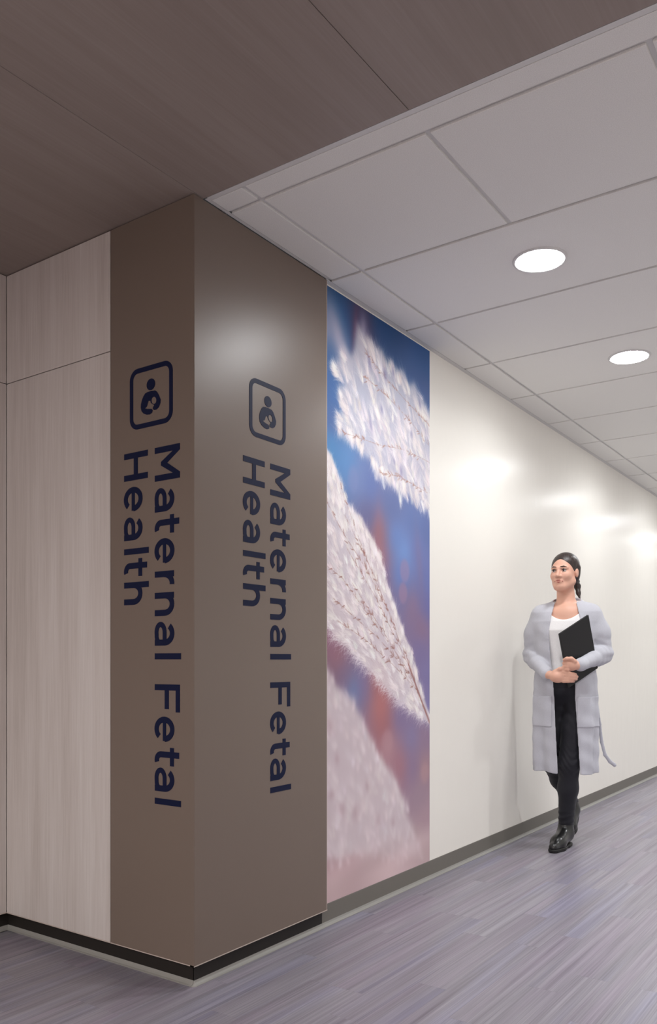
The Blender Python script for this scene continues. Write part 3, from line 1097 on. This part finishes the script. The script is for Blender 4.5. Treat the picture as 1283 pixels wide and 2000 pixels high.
        # a little relaxation
        for _ in range(smooth_iter):
            S = np.zeros_like(P)
            C_ = np.zeros(len(P))
            for i in range(4):
                a, b = Q[:, i], Q[:, (i + 1) % 4]
                for c in range(3):
                    S[:, c] += np.bincount(a, P[b, c], len(P)) + np.bincount(b, P[a, c], len(P))
                C_ += np.bincount(a, minlength=len(P)) + np.bincount(b, minlength=len(P))
            P = 0.5 * P + 0.5 * S / np.maximum(C_, 1)[:, None]
        W = (P * self.h + lo).astype(np.float32)
        me = bpy.data.meshes.new(name)
        me.vertices.add(len(W))
        me.vertices.foreach_set('co', W.ravel())
        me.loops.add(Q.size)
        me.loops.foreach_set('vertex_index', Q.ravel().astype(np.int32))
        me.polygons.add(len(Q))
        me.polygons.foreach_set('loop_start', np.arange(0, Q.size, 4, dtype=np.int32))
        me.polygons.foreach_set('loop_total', np.full(len(Q), 4, dtype=np.int32))
        me.update(calc_edges=True)
        me.polygons.foreach_set('use_smooth', np.ones(len(Q), bool))
        return me


# materials
m = M['skin'] = new_mat('skin', lin((222, 172, 150)), 0.5, 0.4)
bsdf(m).inputs['Subsurface Weight'].default_value = 0.08
bsdf(m).inputs['Subsurface Radius'].default_value = (0.012, 0.005, 0.003)
M['lip'] = new_mat('lips', lin((176, 100, 92)), 0.4, 0.4)
M['eye_white'] = new_mat('eye_white', lin((205, 196, 192)), 0.25, 0.5)
M['iris'] = new_mat('iris', lin((48, 32, 26)), 0.2, 0.5)
M['hair'] = new_mat('dark_brown_hair', lin((46, 36, 34)), 0.42, 0.5)
m = M['hair']
tc = node(m, 'ShaderNodeTexCoord')
n = noise(m, mapped(m, tc.outputs['Object'], (240, 30, 60)).outputs[0], 1.0, 3.0, 0.6)
r = ramp(m, n.outputs[0], [(0.35, lin((34, 27, 26))), (0.7, lin((66, 52, 48)))])
link(m, r.outputs[0], bsdf(m).inputs['Base Color'])
add_bump(m, n.outputs[0], 0.35, 0.004)


def cloth(name, color, rough=0.9, scale=900.0, spec=0.15, strength=0.25):
    m = new_mat(name, lin(color), rough, spec)
    tc = node(m, 'ShaderNodeTexCoord')
    n = noise(m, mapped(m, tc.outputs['Object'], (1, 1, 0.35)).outputs[0], scale, 2.0)
    n2 = noise(m, mapped(m, tc.outputs['Object'], (14, 14, 3)).outputs[0], 1.0, 2.0)
    c0 = np.clip(lin(color) * 0.9, 0, 1)
    c1 = np.clip(lin(color) * 1.08, 0, 1)
    r = ramp(m, n.outputs[0], [(0.3, c0), (0.7, c1)])
    link(m, r.outputs[0], bsdf(m).inputs['Base Color'])
    bsdf(m).inputs['Sheen Weight'].default_value = 0.1
    add_bump(m, n.outputs[0], strength, 0.002)
    return m


M['knit'] = cloth('grey_knit', (192, 192, 200))
M['tee'] = cloth('white_jersey', (240, 238, 238), 0.8)
M['denim'] = cloth('black_denim', (33, 33, 40), 0.7, 700.0, 0.3)
M['leather'] = new_mat('black_leather', lin((24, 24, 24)), 0.28, 0.6)
M['rubber'] = new_mat('black_rubber', lin((30, 29, 28)), 0.6, 0.4)
M['folder'] = new_mat('black_folder_board', lin((24, 23, 25)), 0.5, 0.4)
M['paper'] = new_mat('paper', lin((225, 223, 218)), 0.8, 0.2)

person = empty('person', (0.298, 2.69, 0.0), math.radians(13))
tag(person, 'person in long grey cardigan, white top and black jeans walking, clasping a black folder', 'person')

# ---- pose (metres, local: +x her left / image right, -y forward)
HEAD = np.array([-0.015, -0.005, 1.562])
yaw = math.radians(-15)
RH = np.array([[math.cos(yaw), -math.sin(yaw), 0], [math.sin(yaw), math.cos(yaw), 0], [0, 0, 1]])


def hp(x, y, z):
    return HEAD + RH @ np.array([x, y, z])


SH_L, EL_L, WR_L = np.array([0.150, 0.02, 1.335]), np.array([0.201, 0.035, 1.100]), np.array([0.088, -0.215, 1.035])
SH_R, EL_R, WR_R = np.array([-0.165, 0.02, 1.335]), np.array([-0.206, 0.045, 1.092]), np.array([-0.085, -0.185, 0.985])
HIP_L, KN_L, AN_L = np.array([0.070, 0.0, 0.88]), np.array([0.018, -0.055, 0.485]), np.array([-0.008, 0.035, 0.10])
HIP_R, KN_R, AN_R = np.array([-0.085, 0.0, 0.88]), np.array([-0.085, 0.035, 0.475]), np.array([-0.005, 0.335, 0.185])

# ---- body: one continuous skin surface
F = Field((-0.30, -0.36, 0.0), (0.30, 0.50, 1.70), 0.004)
# torso
F.ball((0, 0.01, 1.22), (0.135, 0.085, 0.16), 0.03)
F.ball((0, 0.015, 1.32), (0.135, 0.060, 0.055), 0.04)
F.ball((0, 0.01, 1.05), (0.115, 0.080, 0.14), 0.05)
F.ball((-0.01, 0.015, 0.91), (0.145, 0.095, 0.12), 0.05)
F.ball((-0.055, -0.055, 1.23), (0.052, 0.045, 0.05), 0.03)
F.ball((0.055, -0.055, 1.23), (0.052, 0.045, 0.05), 0.03)
# neck and upper chest
F.cone((-0.004, 0.025, 1.34), HEAD + np.array([0.004, 0.018, -0.075]), 0.054, 0.047, 0.04)
F.cone((-0.10, -0.01, 1.355), (-0.015, -0.035, 1.345), 0.020, 0.016, 0.03)
F.cone((0.10, -0.01, 1.355), (0.010, -0.035, 1.345), 0.020, 0.016, 0.03)
F.ball((-0.005, -0.025, 1.305), (0.090, 0.055, 0.06), 0.03)
# head
F.ball(hp(0, 0.020, 0.030), (0.069, 0.088, 0.077), 0.01, rot=RH)
F.ball(hp(0, -0.026, -0.030), (0.056, 0.060, 0.074), 0.03, rot=RH)
F.ball(hp(0, -0.060, -0.090), (0.024, 0.020, 0.018), 0.025)
F.cone(hp(-0.050, 0.0, -0.055), hp(-0.018, -0.058, -0.088), 0.016, 0.014, 0.03)
F.cone(hp(0.050, 0.0, -0.055), hp(0.018, -0.058, -0.088), 0.016, 0.014, 0.03)
for s in (-1, 1):
    F.ball(hp(s * 0.034, -0.058, -0.026), (0.020, 0.018, 0.018), 0.025)
    F.cone(hp(s * 0.012, -0.080, 0.017), hp(s * 0.044, -0.066, 0.016), 0.007, 0.006, 0.015)
    F.ball(hp(s * 0.029, -0.088, 0.001), (0.015, 0.012, 0.010), 0.010, sub=True)
    F.ball(hp(s * 0.070, 0.012, -0.006), (0.008, 0.018, 0.029), 0.008, rot=RH)
F.cone(hp(0, -0.079, 0.010), hp(0, -0.101, -0.028), 0.007, 0.010, 0.010)
for s in (-1, 1):
    F.ball(hp(s * 0.011, -0.089, -0.032), (0.008, 0.009, 0.007), 0.008)
F.ball(hp(0, -0.078, -0.058), (0.022, 0.010, 0.011), 0.012, rot=RH)
# arms
F.chain([SH_L + np.array([-0.03, 0, -0.02]), EL_L, WR_L], [0.036, 0.034, 0.024], 0.02)
F.chain([SH_R + np.array([0.03, 0, -0.02]), EL_R, WR_R], [0.036, 0.034, 0.024], 0.02)
# her left hand (image right): a fist closed round the folder's edge
PL_ = np.array([0.048, -0.232, 1.036])
F.cone(WR_L, PL_, 0.023, 0.026, 0.015)
F.ball(PL_, (0.030, 0.020, 0.032), 0.012)
for i, dz in enumerate((0.027, 0.009, -0.009, -0.026)):
    k0 = PL_ + np.array([-0.018, -0.012, dz])
    k1 = PL_ + np.array([-0.036 - 0.003 * (1.5 - abs(i - 1.5)), 0.004, dz * 1.02])
    k2 = PL_ + np.array([-0.028, 0.030, dz * 0.95 - 0.002])
    k3 = PL_ + np.array([-0.008, 0.036, dz * 0.9 - 0.003])
    F.chain([k0, k1, k2, k3], [0.0105, 0.0095, 0.0085, 0.0075], 0.004)
F.chain([PL_ + np.array([0.018, -0.016, 0.020]), PL_ + np.array([0.002, -0.026, 0.034]), PL_ + np.array([-0.022, -0.024, 0.034]), PL_ + np.array([-0.038, -0.014, 0.028])],
        [0.012, 0.0105, 0.0095, 0.0080], 0.006)
# her right hand (image left): laid across below the fist, fingers to the right
PR_ = np.array([-0.035, -0.226, 0.972])
F.cone(WR_R, PR_, 0.023, 0.024, 0.015)
F.ball(PR_ + np.array([0.012, 0, 0]), (0.044, 0.019, 0.034), 0.014)
for i, (dz, L) in enumerate(((0.024, 0.066), (0.008, 0.074), (-0.009, 0.070), (-0.024, 0.055))):
    k0 = PR_ + np.array([0.040, -0.004, dz])
    k1 = k0 + np.array([0.45 * L, -0.006, -0.002 - 0.1 * dz])
    k2 = k0 + np.array([0.80 * L, 0.006, -0.004 - 0.2 * dz])
    k3 = k0 + np.array([0.95 * L, 0.022, -0.006 - 0.2 * dz])
    F.chain([k0, k1, k2, k3], [0.0105, 0.0095, 0.0085, 0.0075], 0.004)
F.chain([PR_ + np.array([-0.008, 0.0, 0.026]), PR_ + np.array([0.022, -0.006, 0.042]), PR_ + np.array([0.046, -0.002, 0.046]), PR_ + np.array([0.062, 0.006, 0.042])],
        [0.012, 0.0105, 0.0095, 0.008], 0.006)
# legs and feet
F.chain([HIP_L, KN_L, AN_L], [0.070, 0.044, 0.032], 0.03)
F.chain([HIP_R, KN_R, AN_R], [0.070, 0.044, 0.032], 0.03)
F.cone(AN_L + np.array([0, 0.02, -0.05]), np.array([-0.050, -0.13, 0.035]), 0.028, 0.020, 0.02)
F.cone(AN_R + np.array([0.0, 0.015, -0.04]), np.array([-0.012, 0.205, 0.045]), 0.028, 0.020, 0.02)
body = add_obj('body', F.mesh('body', 1), M['skin'], person)

# ---- face details
for s in (-1, 1):
    me = bpy.data.meshes.new('eye')
    bm = bmesh.new()
    bmesh.ops.create_uvsphere(bm, u_segments=16, v_segments=12, radius=0.0112)
    bm.to_mesh(me)
    bm.free()
    me.polygons.foreach_set('use_smooth', [True] * len(me.polygons))
    eye = add_obj('eye', me, M['eye_white'], body, tuple(hp(s * 0.029, -0.0700, 0.001)))
    gaze = np.array([-0.10, -1.0, 0.0])
    gaze = RH @ (gaze / np.linalg.norm(gaze))
    me = bpy.data.meshes.new('iris')
    bm = bmesh.new()
    bmesh.ops.create_uvsphere(bm, u_segments=16, v_segments=8, radius=0.0062)
    bm.to_mesh(me)
    bm.free()
    me.polygons.foreach_set('use_smooth', [True] * len(me.polygons))
    add_obj('iris', me, M['iris'], body, tuple(hp(s * 0.029, -0.0700, 0.001) + gaze * 0.0066))
    G = Field(hp(s * 0.03, -0.07, 0.02) - 0.035, hp(s * 0.03, -0.07, 0.02) + 0.035, 0.0015)
    G.chain([hp(s * 0.013, -0.0870, 0.0215), hp(s * 0.029, -0.0812, 0.0240), hp(s * 0.045, -0.0700, 0.0190)], [0.0022, 0.0024, 0.0014], 0.004)
    add_obj('eyebrow', G.mesh('eyebrow'), M['hair'], body)
    G = Field(hp(s * 0.03, -0.07, 0.0) - 0.03, hp(s * 0.03, -0.07, 0.0) + 0.03, 0.0012)
    G.chain([hp(s * 0.016, -0.0790, 0.0040), hp(s * 0.029, -0.0820, 0.0085), hp(s * 0.042, -0.0750, 0.0035)], [0.0016, 0.0024, 0.0018], 0.003)
    add_obj('eyelash', G.mesh('eyelash'), M['hair'], body)
G = Field(hp(0, -0.085, -0.06) - 0.04, hp(0, -0.085, -0.06) + 0.04, 0.0015)
G.chain([hp(-0.0235, -0.0800, -0.0590), hp(-0.006, -0.0868, -0.0550), hp(0.006, -0.0868, -0.0550), hp(0.0235, -0.0800, -0.0590)], [0.0026, 0.0038, 0.0038, 0.0026], 0.002)
G.chain([hp(-0.022, -0.0800, -0.0600), hp(0.0, -0.0856, -0.0650), hp(0.022, -0.0800, -0.0600)], [0.0026, 0.0046, 0.0026], 0.002)
add_obj('lips', G.mesh('lips'), M['lip'], body)

# ---- hair: combed back from the forehead into a low ponytail
G = Field(HEAD + np.array([-0.14, -0.15, -0.26]), HEAD + np.array([0.16, 0.22, 0.15]), 0.003)
G.ball(hp(0, 0.026, 0.032), (0.0765, 0.0920, 0.0820), 0.01, rot=RH)
G.ball(hp(0, 0.070, -0.010), (0.060, 0.050, 0.065), 0.03, rot=RH)
G.cone(hp(-0.066, 0.030, 0.02), hp(-0.03, 0.085, -0.05), 0.016, 0.016, 0.02)
G.cone(hp(0.066, 0.030, 0.02), hp(0.03, 0.085, -0.05), 0.016, 0.016, 0.02)
X, Y, Z = G.grid()
x, y, z = X - HEAD[0], Y - HEAD[1], Z - HEAD[2]
lx = RH[0, 0] * x + RH[1, 0] * y + 0 * z
ly = RH[0, 1] * x + RH[1, 1] * y + 0 * z
# hairline: in front of a slanted, slightly domed surface nothing grows
line = -0.028 - 0.62 * z + 2.4 * lx ** 2
G.v = np.maximum(G.v, (line - ly) * 0.82).astype(np.float32)
add_tail = [hp(0.015, 0.100, -0.035), hp(0.035, 0.112, -0.075), hp(0.046, 0.100, -0.115), hp(0.062, 0.085, -0.160)]
G.chain(add_tail, [0.020, 0.017, 0.011, 0.003], 0.015)
hair = add_obj('hair', G.mesh('hair'), M['hair'], person)
G = Field(hp(0.02, 0.105, -0.045) - 0.05, hp(0.02, 0.105, -0.045) + 0.05, 0.0025)
G.cone(hp(0.018, 0.107, -0.040), hp(0.024, 0.110, -0.048), 0.0245, 0.0245, 0.003)
add_obj('hair_tie', G.mesh('hair_tie'), M['rubber'], hair)


# ---- garments
def profile_field(G, table, yoff=0.0, grow=0.0, fold=None):
    X, Y, Z = G.grid()
    T = np.array(table)
    zz = G.ax[2]
    w = np.interp(zz, T[:, 0], T[:, 1])[None, None, :] + grow
    d = np.interp(zz, T[:, 0], T[:, 2])[None, None, :] + grow
    c = np.interp(zz, T[:, 0], T[:, 3])[None, None, :]
    cx = np.interp(zz, T[:, 0], T[:, 4])[None, None, :]
    xx, yy = X - cx, Y - c - yoff
    p = 2.35
    k = (np.abs(xx / w) ** p + np.abs(yy / d) ** p) ** (1 / p)
    f = (k - 1) * np.minimum(w, d) * 0.95
    if fold is not None:
        ang = np.arctan2(yy / d, xx / w)
        f = f - fold(ang, Z)
    return f.astype(np.float32)


# z, half width, half depth, centre y, centre x
COAT = [(0.40, 0.172, 0.135, 0.015, -0.014), (0.50, 0.176, 0.140, 0.015, -0.014), (0.70, 0.180, 0.142, 0.012, -0.012), (0.90, 0.176, 0.132, 0.010, -0.012),
        (1.05, 0.164, 0.120, 0.008, -0.010), (1.18, 0.168, 0.122, 0.004, -0.008), (1.28, 0.176, 0.112, 0.008, -0.008), (1.335, 0.170, 0.090, 0.014, -0.006), (1.372, 0.135, 0.072, 0.020, -0.004),
        (1.398, 0.085, 0.064, 0.024, -0.002), (1.43, 0.060, 0.058, 0.026, 0.0)]


def coat_fold(ang, Z):
    low = np.clip((1.05 - Z) / 0.5, 0, 1)
    return low * (0.0065 * np.sin(ang * 7 + 1.0) + 0.004 * np.sin(ang * 13 + Z * 5)) + 0.0015 * np.sin(Z * 60 + ang * 4)


G = Field((-0.32, -0.30, 0.40), (0.32, 0.28, 1.46), 0.004)
G.v = profile_field(G, COAT, fold=coat_fold)
X, Y, Z = G.grid()
G.v = np.maximum(G.v, (Z - 1.405) * 0.8 - 0.25 * (Y - 0.02)).astype(np.float32)     # collar line, higher at the nape
body_in = profile_field(G, COAT, grow=-0.009, fold=coat_fold)
G.v = np.maximum(G.v, -body_in)
# front opening
op = np.array([(0.40, -0.036, 0.080), (0.45, -0.036, 0.080), (0.69, -0.048, 0.066), (0.85, -0.055, 0.055), (0.95, -0.064, 0.056), (1.08, -0.078, 0.066), (1.20, -0.086, 0.076),
               (1.30, -0.078, 0.076), (1.36, -0.066, 0.060), (1.40, -0.060, 0.050), (1.46, -0.055, 0.048)])
xl = np.interp(G.ax[2], op[:, 0], op[:, 1])[None, None, :]
xr = np.interp(G.ax[2], op[:, 0], op[:, 2])[None, None, :]
cut = np.maximum(np.maximum(xl - X, X - xr), Y - 0.0)
G.v = np.maximum(G.v, -cut).astype(np.float32)
# hem
hem = 0.432 + 0.02 * np.clip(-X, -0.2, 0.2) + 0.004 * np.sin(X * 40)
G.v = np.maximum(G.v, hem - Z).astype(np.float32)
# sleeves
for sh, el, wr in ((SH_L, EL_L, WR_L), (SH_R, EL_R, WR_R)):
    d = (wr - el) / np.linalg.norm(wr - el)
    cuff = wr - d * 0.012
    up = sh + (el - sh) * 0.5
    fo = el + (cuff - el) * 0.5
    G.chain([sh + np.array([-0.02 * np.sign(sh[0]), 0, -0.012]), up, el], [0.050, 0.049, 0.045], 0.045)
    G.chain([el, fo, cuff], [0.045, 0.041, 0.034], 0.016)
    side = np.cross(d, (0, 0, 1.0))
    for t, rr in ((0.05, 0.0475), (0.17, 0.0465), (0.30, 0.0450)):       # crumpled folds at the elbow
        c = el + (cuff - el) * t
        G.cone(c + np.array([0, 0, -0.012]), c + np.array([0.0, -0.004, 0.014]), rr * 0.97, rr * 0.97, 0.007)
    G.cone(cuff - d * 0.012, cuff + d * 0.002, 0.0365, 0.0365, 0.004)
    Xs, Ys, Zs = G.grid()
    q2 = (Xs - el[0]) ** 2 + (Ys - el[1] + 0.02) ** 2 + (Zs - el[2]) ** 2
    G.v = (G.v + 0.0030 * np.sin(150 * (Zs * 0.85 + (Xs - el[0]) * np.sign(el[0]) * 0.5 - Ys * 0.3)) * np.exp(-q2 / 0.075 ** 2)).astype(np.float32)
cardigan = add_obj('cardigan', G.mesh('cardigan', 2), M['knit'], person)

# patch pockets, following the coat's surface
for cx in (-0.125, 0.122):
    G = Field((cx - 0.09, -0.22, 0.60), (cx + 0.09, 0.06, 0.92), 0.004)
    X, Y, Z = G.grid()
    a = profile_field(G, COAT, grow=0.0055, fold=coat_fold)
    b = profile_field(G, COAT, grow=-0.002, fold=coat_fold)
    v = np.maximum(a, -b)
    bx = np.maximum(np.abs(X - cx) - 0.056, np.abs(Z - 0.775) - 0.085)
    G.v = np.maximum(np.maximum(v, bx), Y - 0.0).astype(np.float32)
    add_obj('pocket', G.mesh('pocket', 1), M['knit'], cardigan)
# trailing tie of the cardigan
G = Field((0.12, -0.02, 0.40), (0.32, 0.20, 0.82), 0.003)
G.chain([(0.160, 0.05, 0.80), (0.172, 0.06, 0.70), (0.182, 0.075, 0.60), (0.200, 0.085, 0.525), (0.226, 0.095, 0.487), (0.250, 0.10, 0.468)],
        [0.010, 0.010, 0.010, 0.010, 0.011, 0.012], 0.006, ((0.3, 1, 0), 2.2))
add_obj('tie', G.mesh('tie'), M['knit'], cardigan)

# white top
TOP = [(0.86, 0.150, 0.112, 0.008, -0.010), (1.05, 0.130, 0.104, 0.006, -0.008), (1.16, 0.140, 0.108, 0.002, -0.008), (1.23, 0.145, 0.112, -0.002, -0.008), (1.28, 0.145, 0.100, 0.002, -0.006),
       (1.335, 0.140, 0.080, 0.010, -0.004), (1.38, 0.09, 0.064, 0.018, 0.0)]
G = Field((-0.19, -0.16, 0.86), (0.19, 0.15, 1.40), 0.004)


def top_fold(ang, Z):
    return 0.003 * np.sin(ang * 11 + Z * 9) * np.clip((1.2 - Z) / 0.2, 0, 1)


G.v = profile_field(G, TOP, fold=top_fold)
X, Y, Z = G.grid()
scoop = 1.288 + 5.5 * (X + 0.008) ** 2 + 0.9 * np.clip(Y + 0.06, 0, 1)
G.v = np.maximum(G.v, (Z - scoop) * 0.8)
G.v = np.maximum(G.v, 0.945 - Z).astype(np.float32)
add_obj('top', G.mesh('top', 1), M['tee'], person)

# jeans
G = Field((-0.22, -0.20, 0.10), (0.20, 0.45, 1.02), 0.004)
G.ball((-0.010, 0.015, 0.915), (0.155, 0.108, 0.10), 0.03)
G.chain([HIP_L, HIP_L * 0.5 + KN_L * 0.5, KN_L, KN_L * 0.62 + AN_L * 0.38, AN_L + np.array([0, -0.004, 0.030])], [0.083, 0.071, 0.057, 0.053, 0.042], 0.03)
G.chain([HIP_R, HIP_R * 0.5 + KN_R * 0.5, KN_R, KN_R * 0.62 + AN_R * 0.38, AN_R + np.array([0, -0.012, 0.02])], [0.083, 0.071, 0.057, 0.053, 0.040], 0.03)
X, Y, Z = G.grid()
cr = 0.0028 * np.sin(Z * 150 + X * 30 + 6 * np.sin(X * 40)) * np.exp(-((Z - 0.49) / 0.07) ** 2)
cr = cr + 0.0025 * np.sin(Z * 170 - X * 50) * np.exp(-((Z - 0.17) / 0.05) ** 2) + 0.0022 * np.sin(Z * 90 + X * 90) * np.exp(-((Z - 0.76) / 0.08) ** 2)
G.v = (G.v + cr).astype(np.float32)
G.v = np.maximum(G.v, Z - 0.985).astype(np.float32)
add_obj('jeans', G.mesh('jeans', 1), M['denim'], person)


# boots
def boot(heel, toe, ankle, shaft_top, tilt):
    heel, toe = np.array(heel), np.array(toe)
    d = (toe - heel) / np.linalg.norm(toe - heel)
    upv = np.array([0, 0, 1.0])
    nrm = upv - d * (d @ upv)
    nrm /= np.linalg.norm(nrm)
    lo = np.minimum(np.minimum(heel, toe), ankle) - 0.10
    hi = np.maximum(np.maximum(heel, toe), shaft_top) + 0.10
    lo[2] = max(lo[2], -0.004)
    G = Field(lo, hi, 0.003)
    L = np.linalg.norm(toe - heel)
    s = np.cross(nrm, d)
    b0 = heel + nrm * 0.062 + d * 0.035
    b1 = heel + nrm * 0.040 + d * (L * 0.62)
    b2 = heel + nrm * 0.028 + d * (L - 0.030)
    G.chain([b0, b1], [0.034, 0.036], 0.03)
    G.chain([b1, b2], [0.036, 0.026], 0.03)
    G.cone(heel + nrm * 0.072 + d * 0.042, shaft_top, 0.039, 0.043, 0.03)
    G.cone(heel + nrm * 0.085 + d * 0.05, b1 + nrm * 0.004, 0.038, 0.030, 0.03)
    X, Y, Z = G.grid()
    hgt = (X - heel[0]) * nrm[0] + (Y - heel[1]) * nrm[1] + (Z - heel[2]) * nrm[2]
    G.v = np.maximum(G.v, 0.020 - hgt).astype(np.float32)
    ax = (shaft_top - ankle) / np.linalg.norm(shaft_top - ankle)
    top_h = (X - shaft_top[0]) * ax[0] + (Y - shaft_top[1]) * ax[1] + (Z - shaft_top[2]) * ax[2]
    G.v = np.maximum(G.v, top_h).astype(np.float32)
    b = add_obj('boot', G.mesh('boot', 1), M['leather'], person)
    S = Field(lo, hi, 0.003)
    S.chain([heel + nrm * 0.014 + d * 0.030, heel + nrm * 0.014 + d * (L * 0.62), heel + nrm * 0.014 + d * (L - 0.030)], [0.0335, 0.040, 0.029], 0.02)
    X, Y, Z = S.grid()
    hgt = (X - heel[0]) * nrm[0] + (Y - heel[1]) * nrm[1] + (Z - heel[2]) * nrm[2]
    al = (X - heel[0]) * d[0] + (Y - heel[1]) * d[1] + (Z - heel[2]) * d[2]
    lo_h = np.where(al < 0.075, 0.0, 0.008 - 0.008 * np.clip((al - 0.12) / 0.06, 0, 1))
    S.v = np.maximum(S.v, np.maximum(lo_h - hgt, hgt - 0.020)).astype(np.float32)
    add_obj('sole', S.mesh('sole', 0), M['rubber'], b)


boot((0.000, 0.075, 0.0), (-0.062, -0.185, 0.0), AN_L, AN_L + np.array([0.0, -0.006, 0.075]), 0)
boot((0.004, 0.400, 0.115), (-0.018, 0.178, 0.0), AN_R, AN_R + np.array([-0.010, -0.035, 0.060]), 0)

# ---- folder held against the body (a thing of its own)
TL = np.array([-0.012, -0.243, 1.205])
tv = np.array([0.140, 0.110, 0.105])
sv = np.array([0.044, 0.070, -0.292])
nv = np.cross(tv, sv)
nv /= np.linalg.norm(nv)
folder = empty('folder', (0.298, 2.69, 0.0), math.radians(13))
tag(folder, 'black folder held upright in the clasped hands of the person walking', 'folder')


def slab(name, a0, a1, b0, b1, h0, h1, mat, parent):
    vs = []
    for h in (h0, h1):
        for a, b in ((a0, b0), (a1, b0), (a1, b1), (a0, b1)):
            vs.append(TL + tv * a + sv * b + nv * h)
    me = mesh_py(name, vs, [(0, 1, 2, 3), (7, 6, 5, 4), (0, 4, 5, 1), (1, 5, 6, 2), (2, 6, 7, 3), (3, 7, 4, 0)])
    bm = bmesh.new()
    bm.from_mesh(me)
    bmesh.ops.bevel(bm, geom=list(bm.edges), offset=0.0008, segments=1, affect='EDGES')
    bmesh.ops.recalc_face_normals(bm, faces=bm.faces)
    bm.to_mesh(me)
    bm.free()
    return add_obj(name, me, mat, parent)


slab('cover', 0, 1, 0, 1, 0.0, 0.0025, M['folder'], folder)
slab('cover', 0, 1, 0, 1, 0.0095, 0.012, M['folder'], folder)
slab('spine', -0.012, 0.0, 0, 1, 0.0, 0.012, M['folder'], folder)
slab('pages', 0.01, 0.97, 0.015, 0.985, 0.0028, 0.0092, M['paper'], folder)
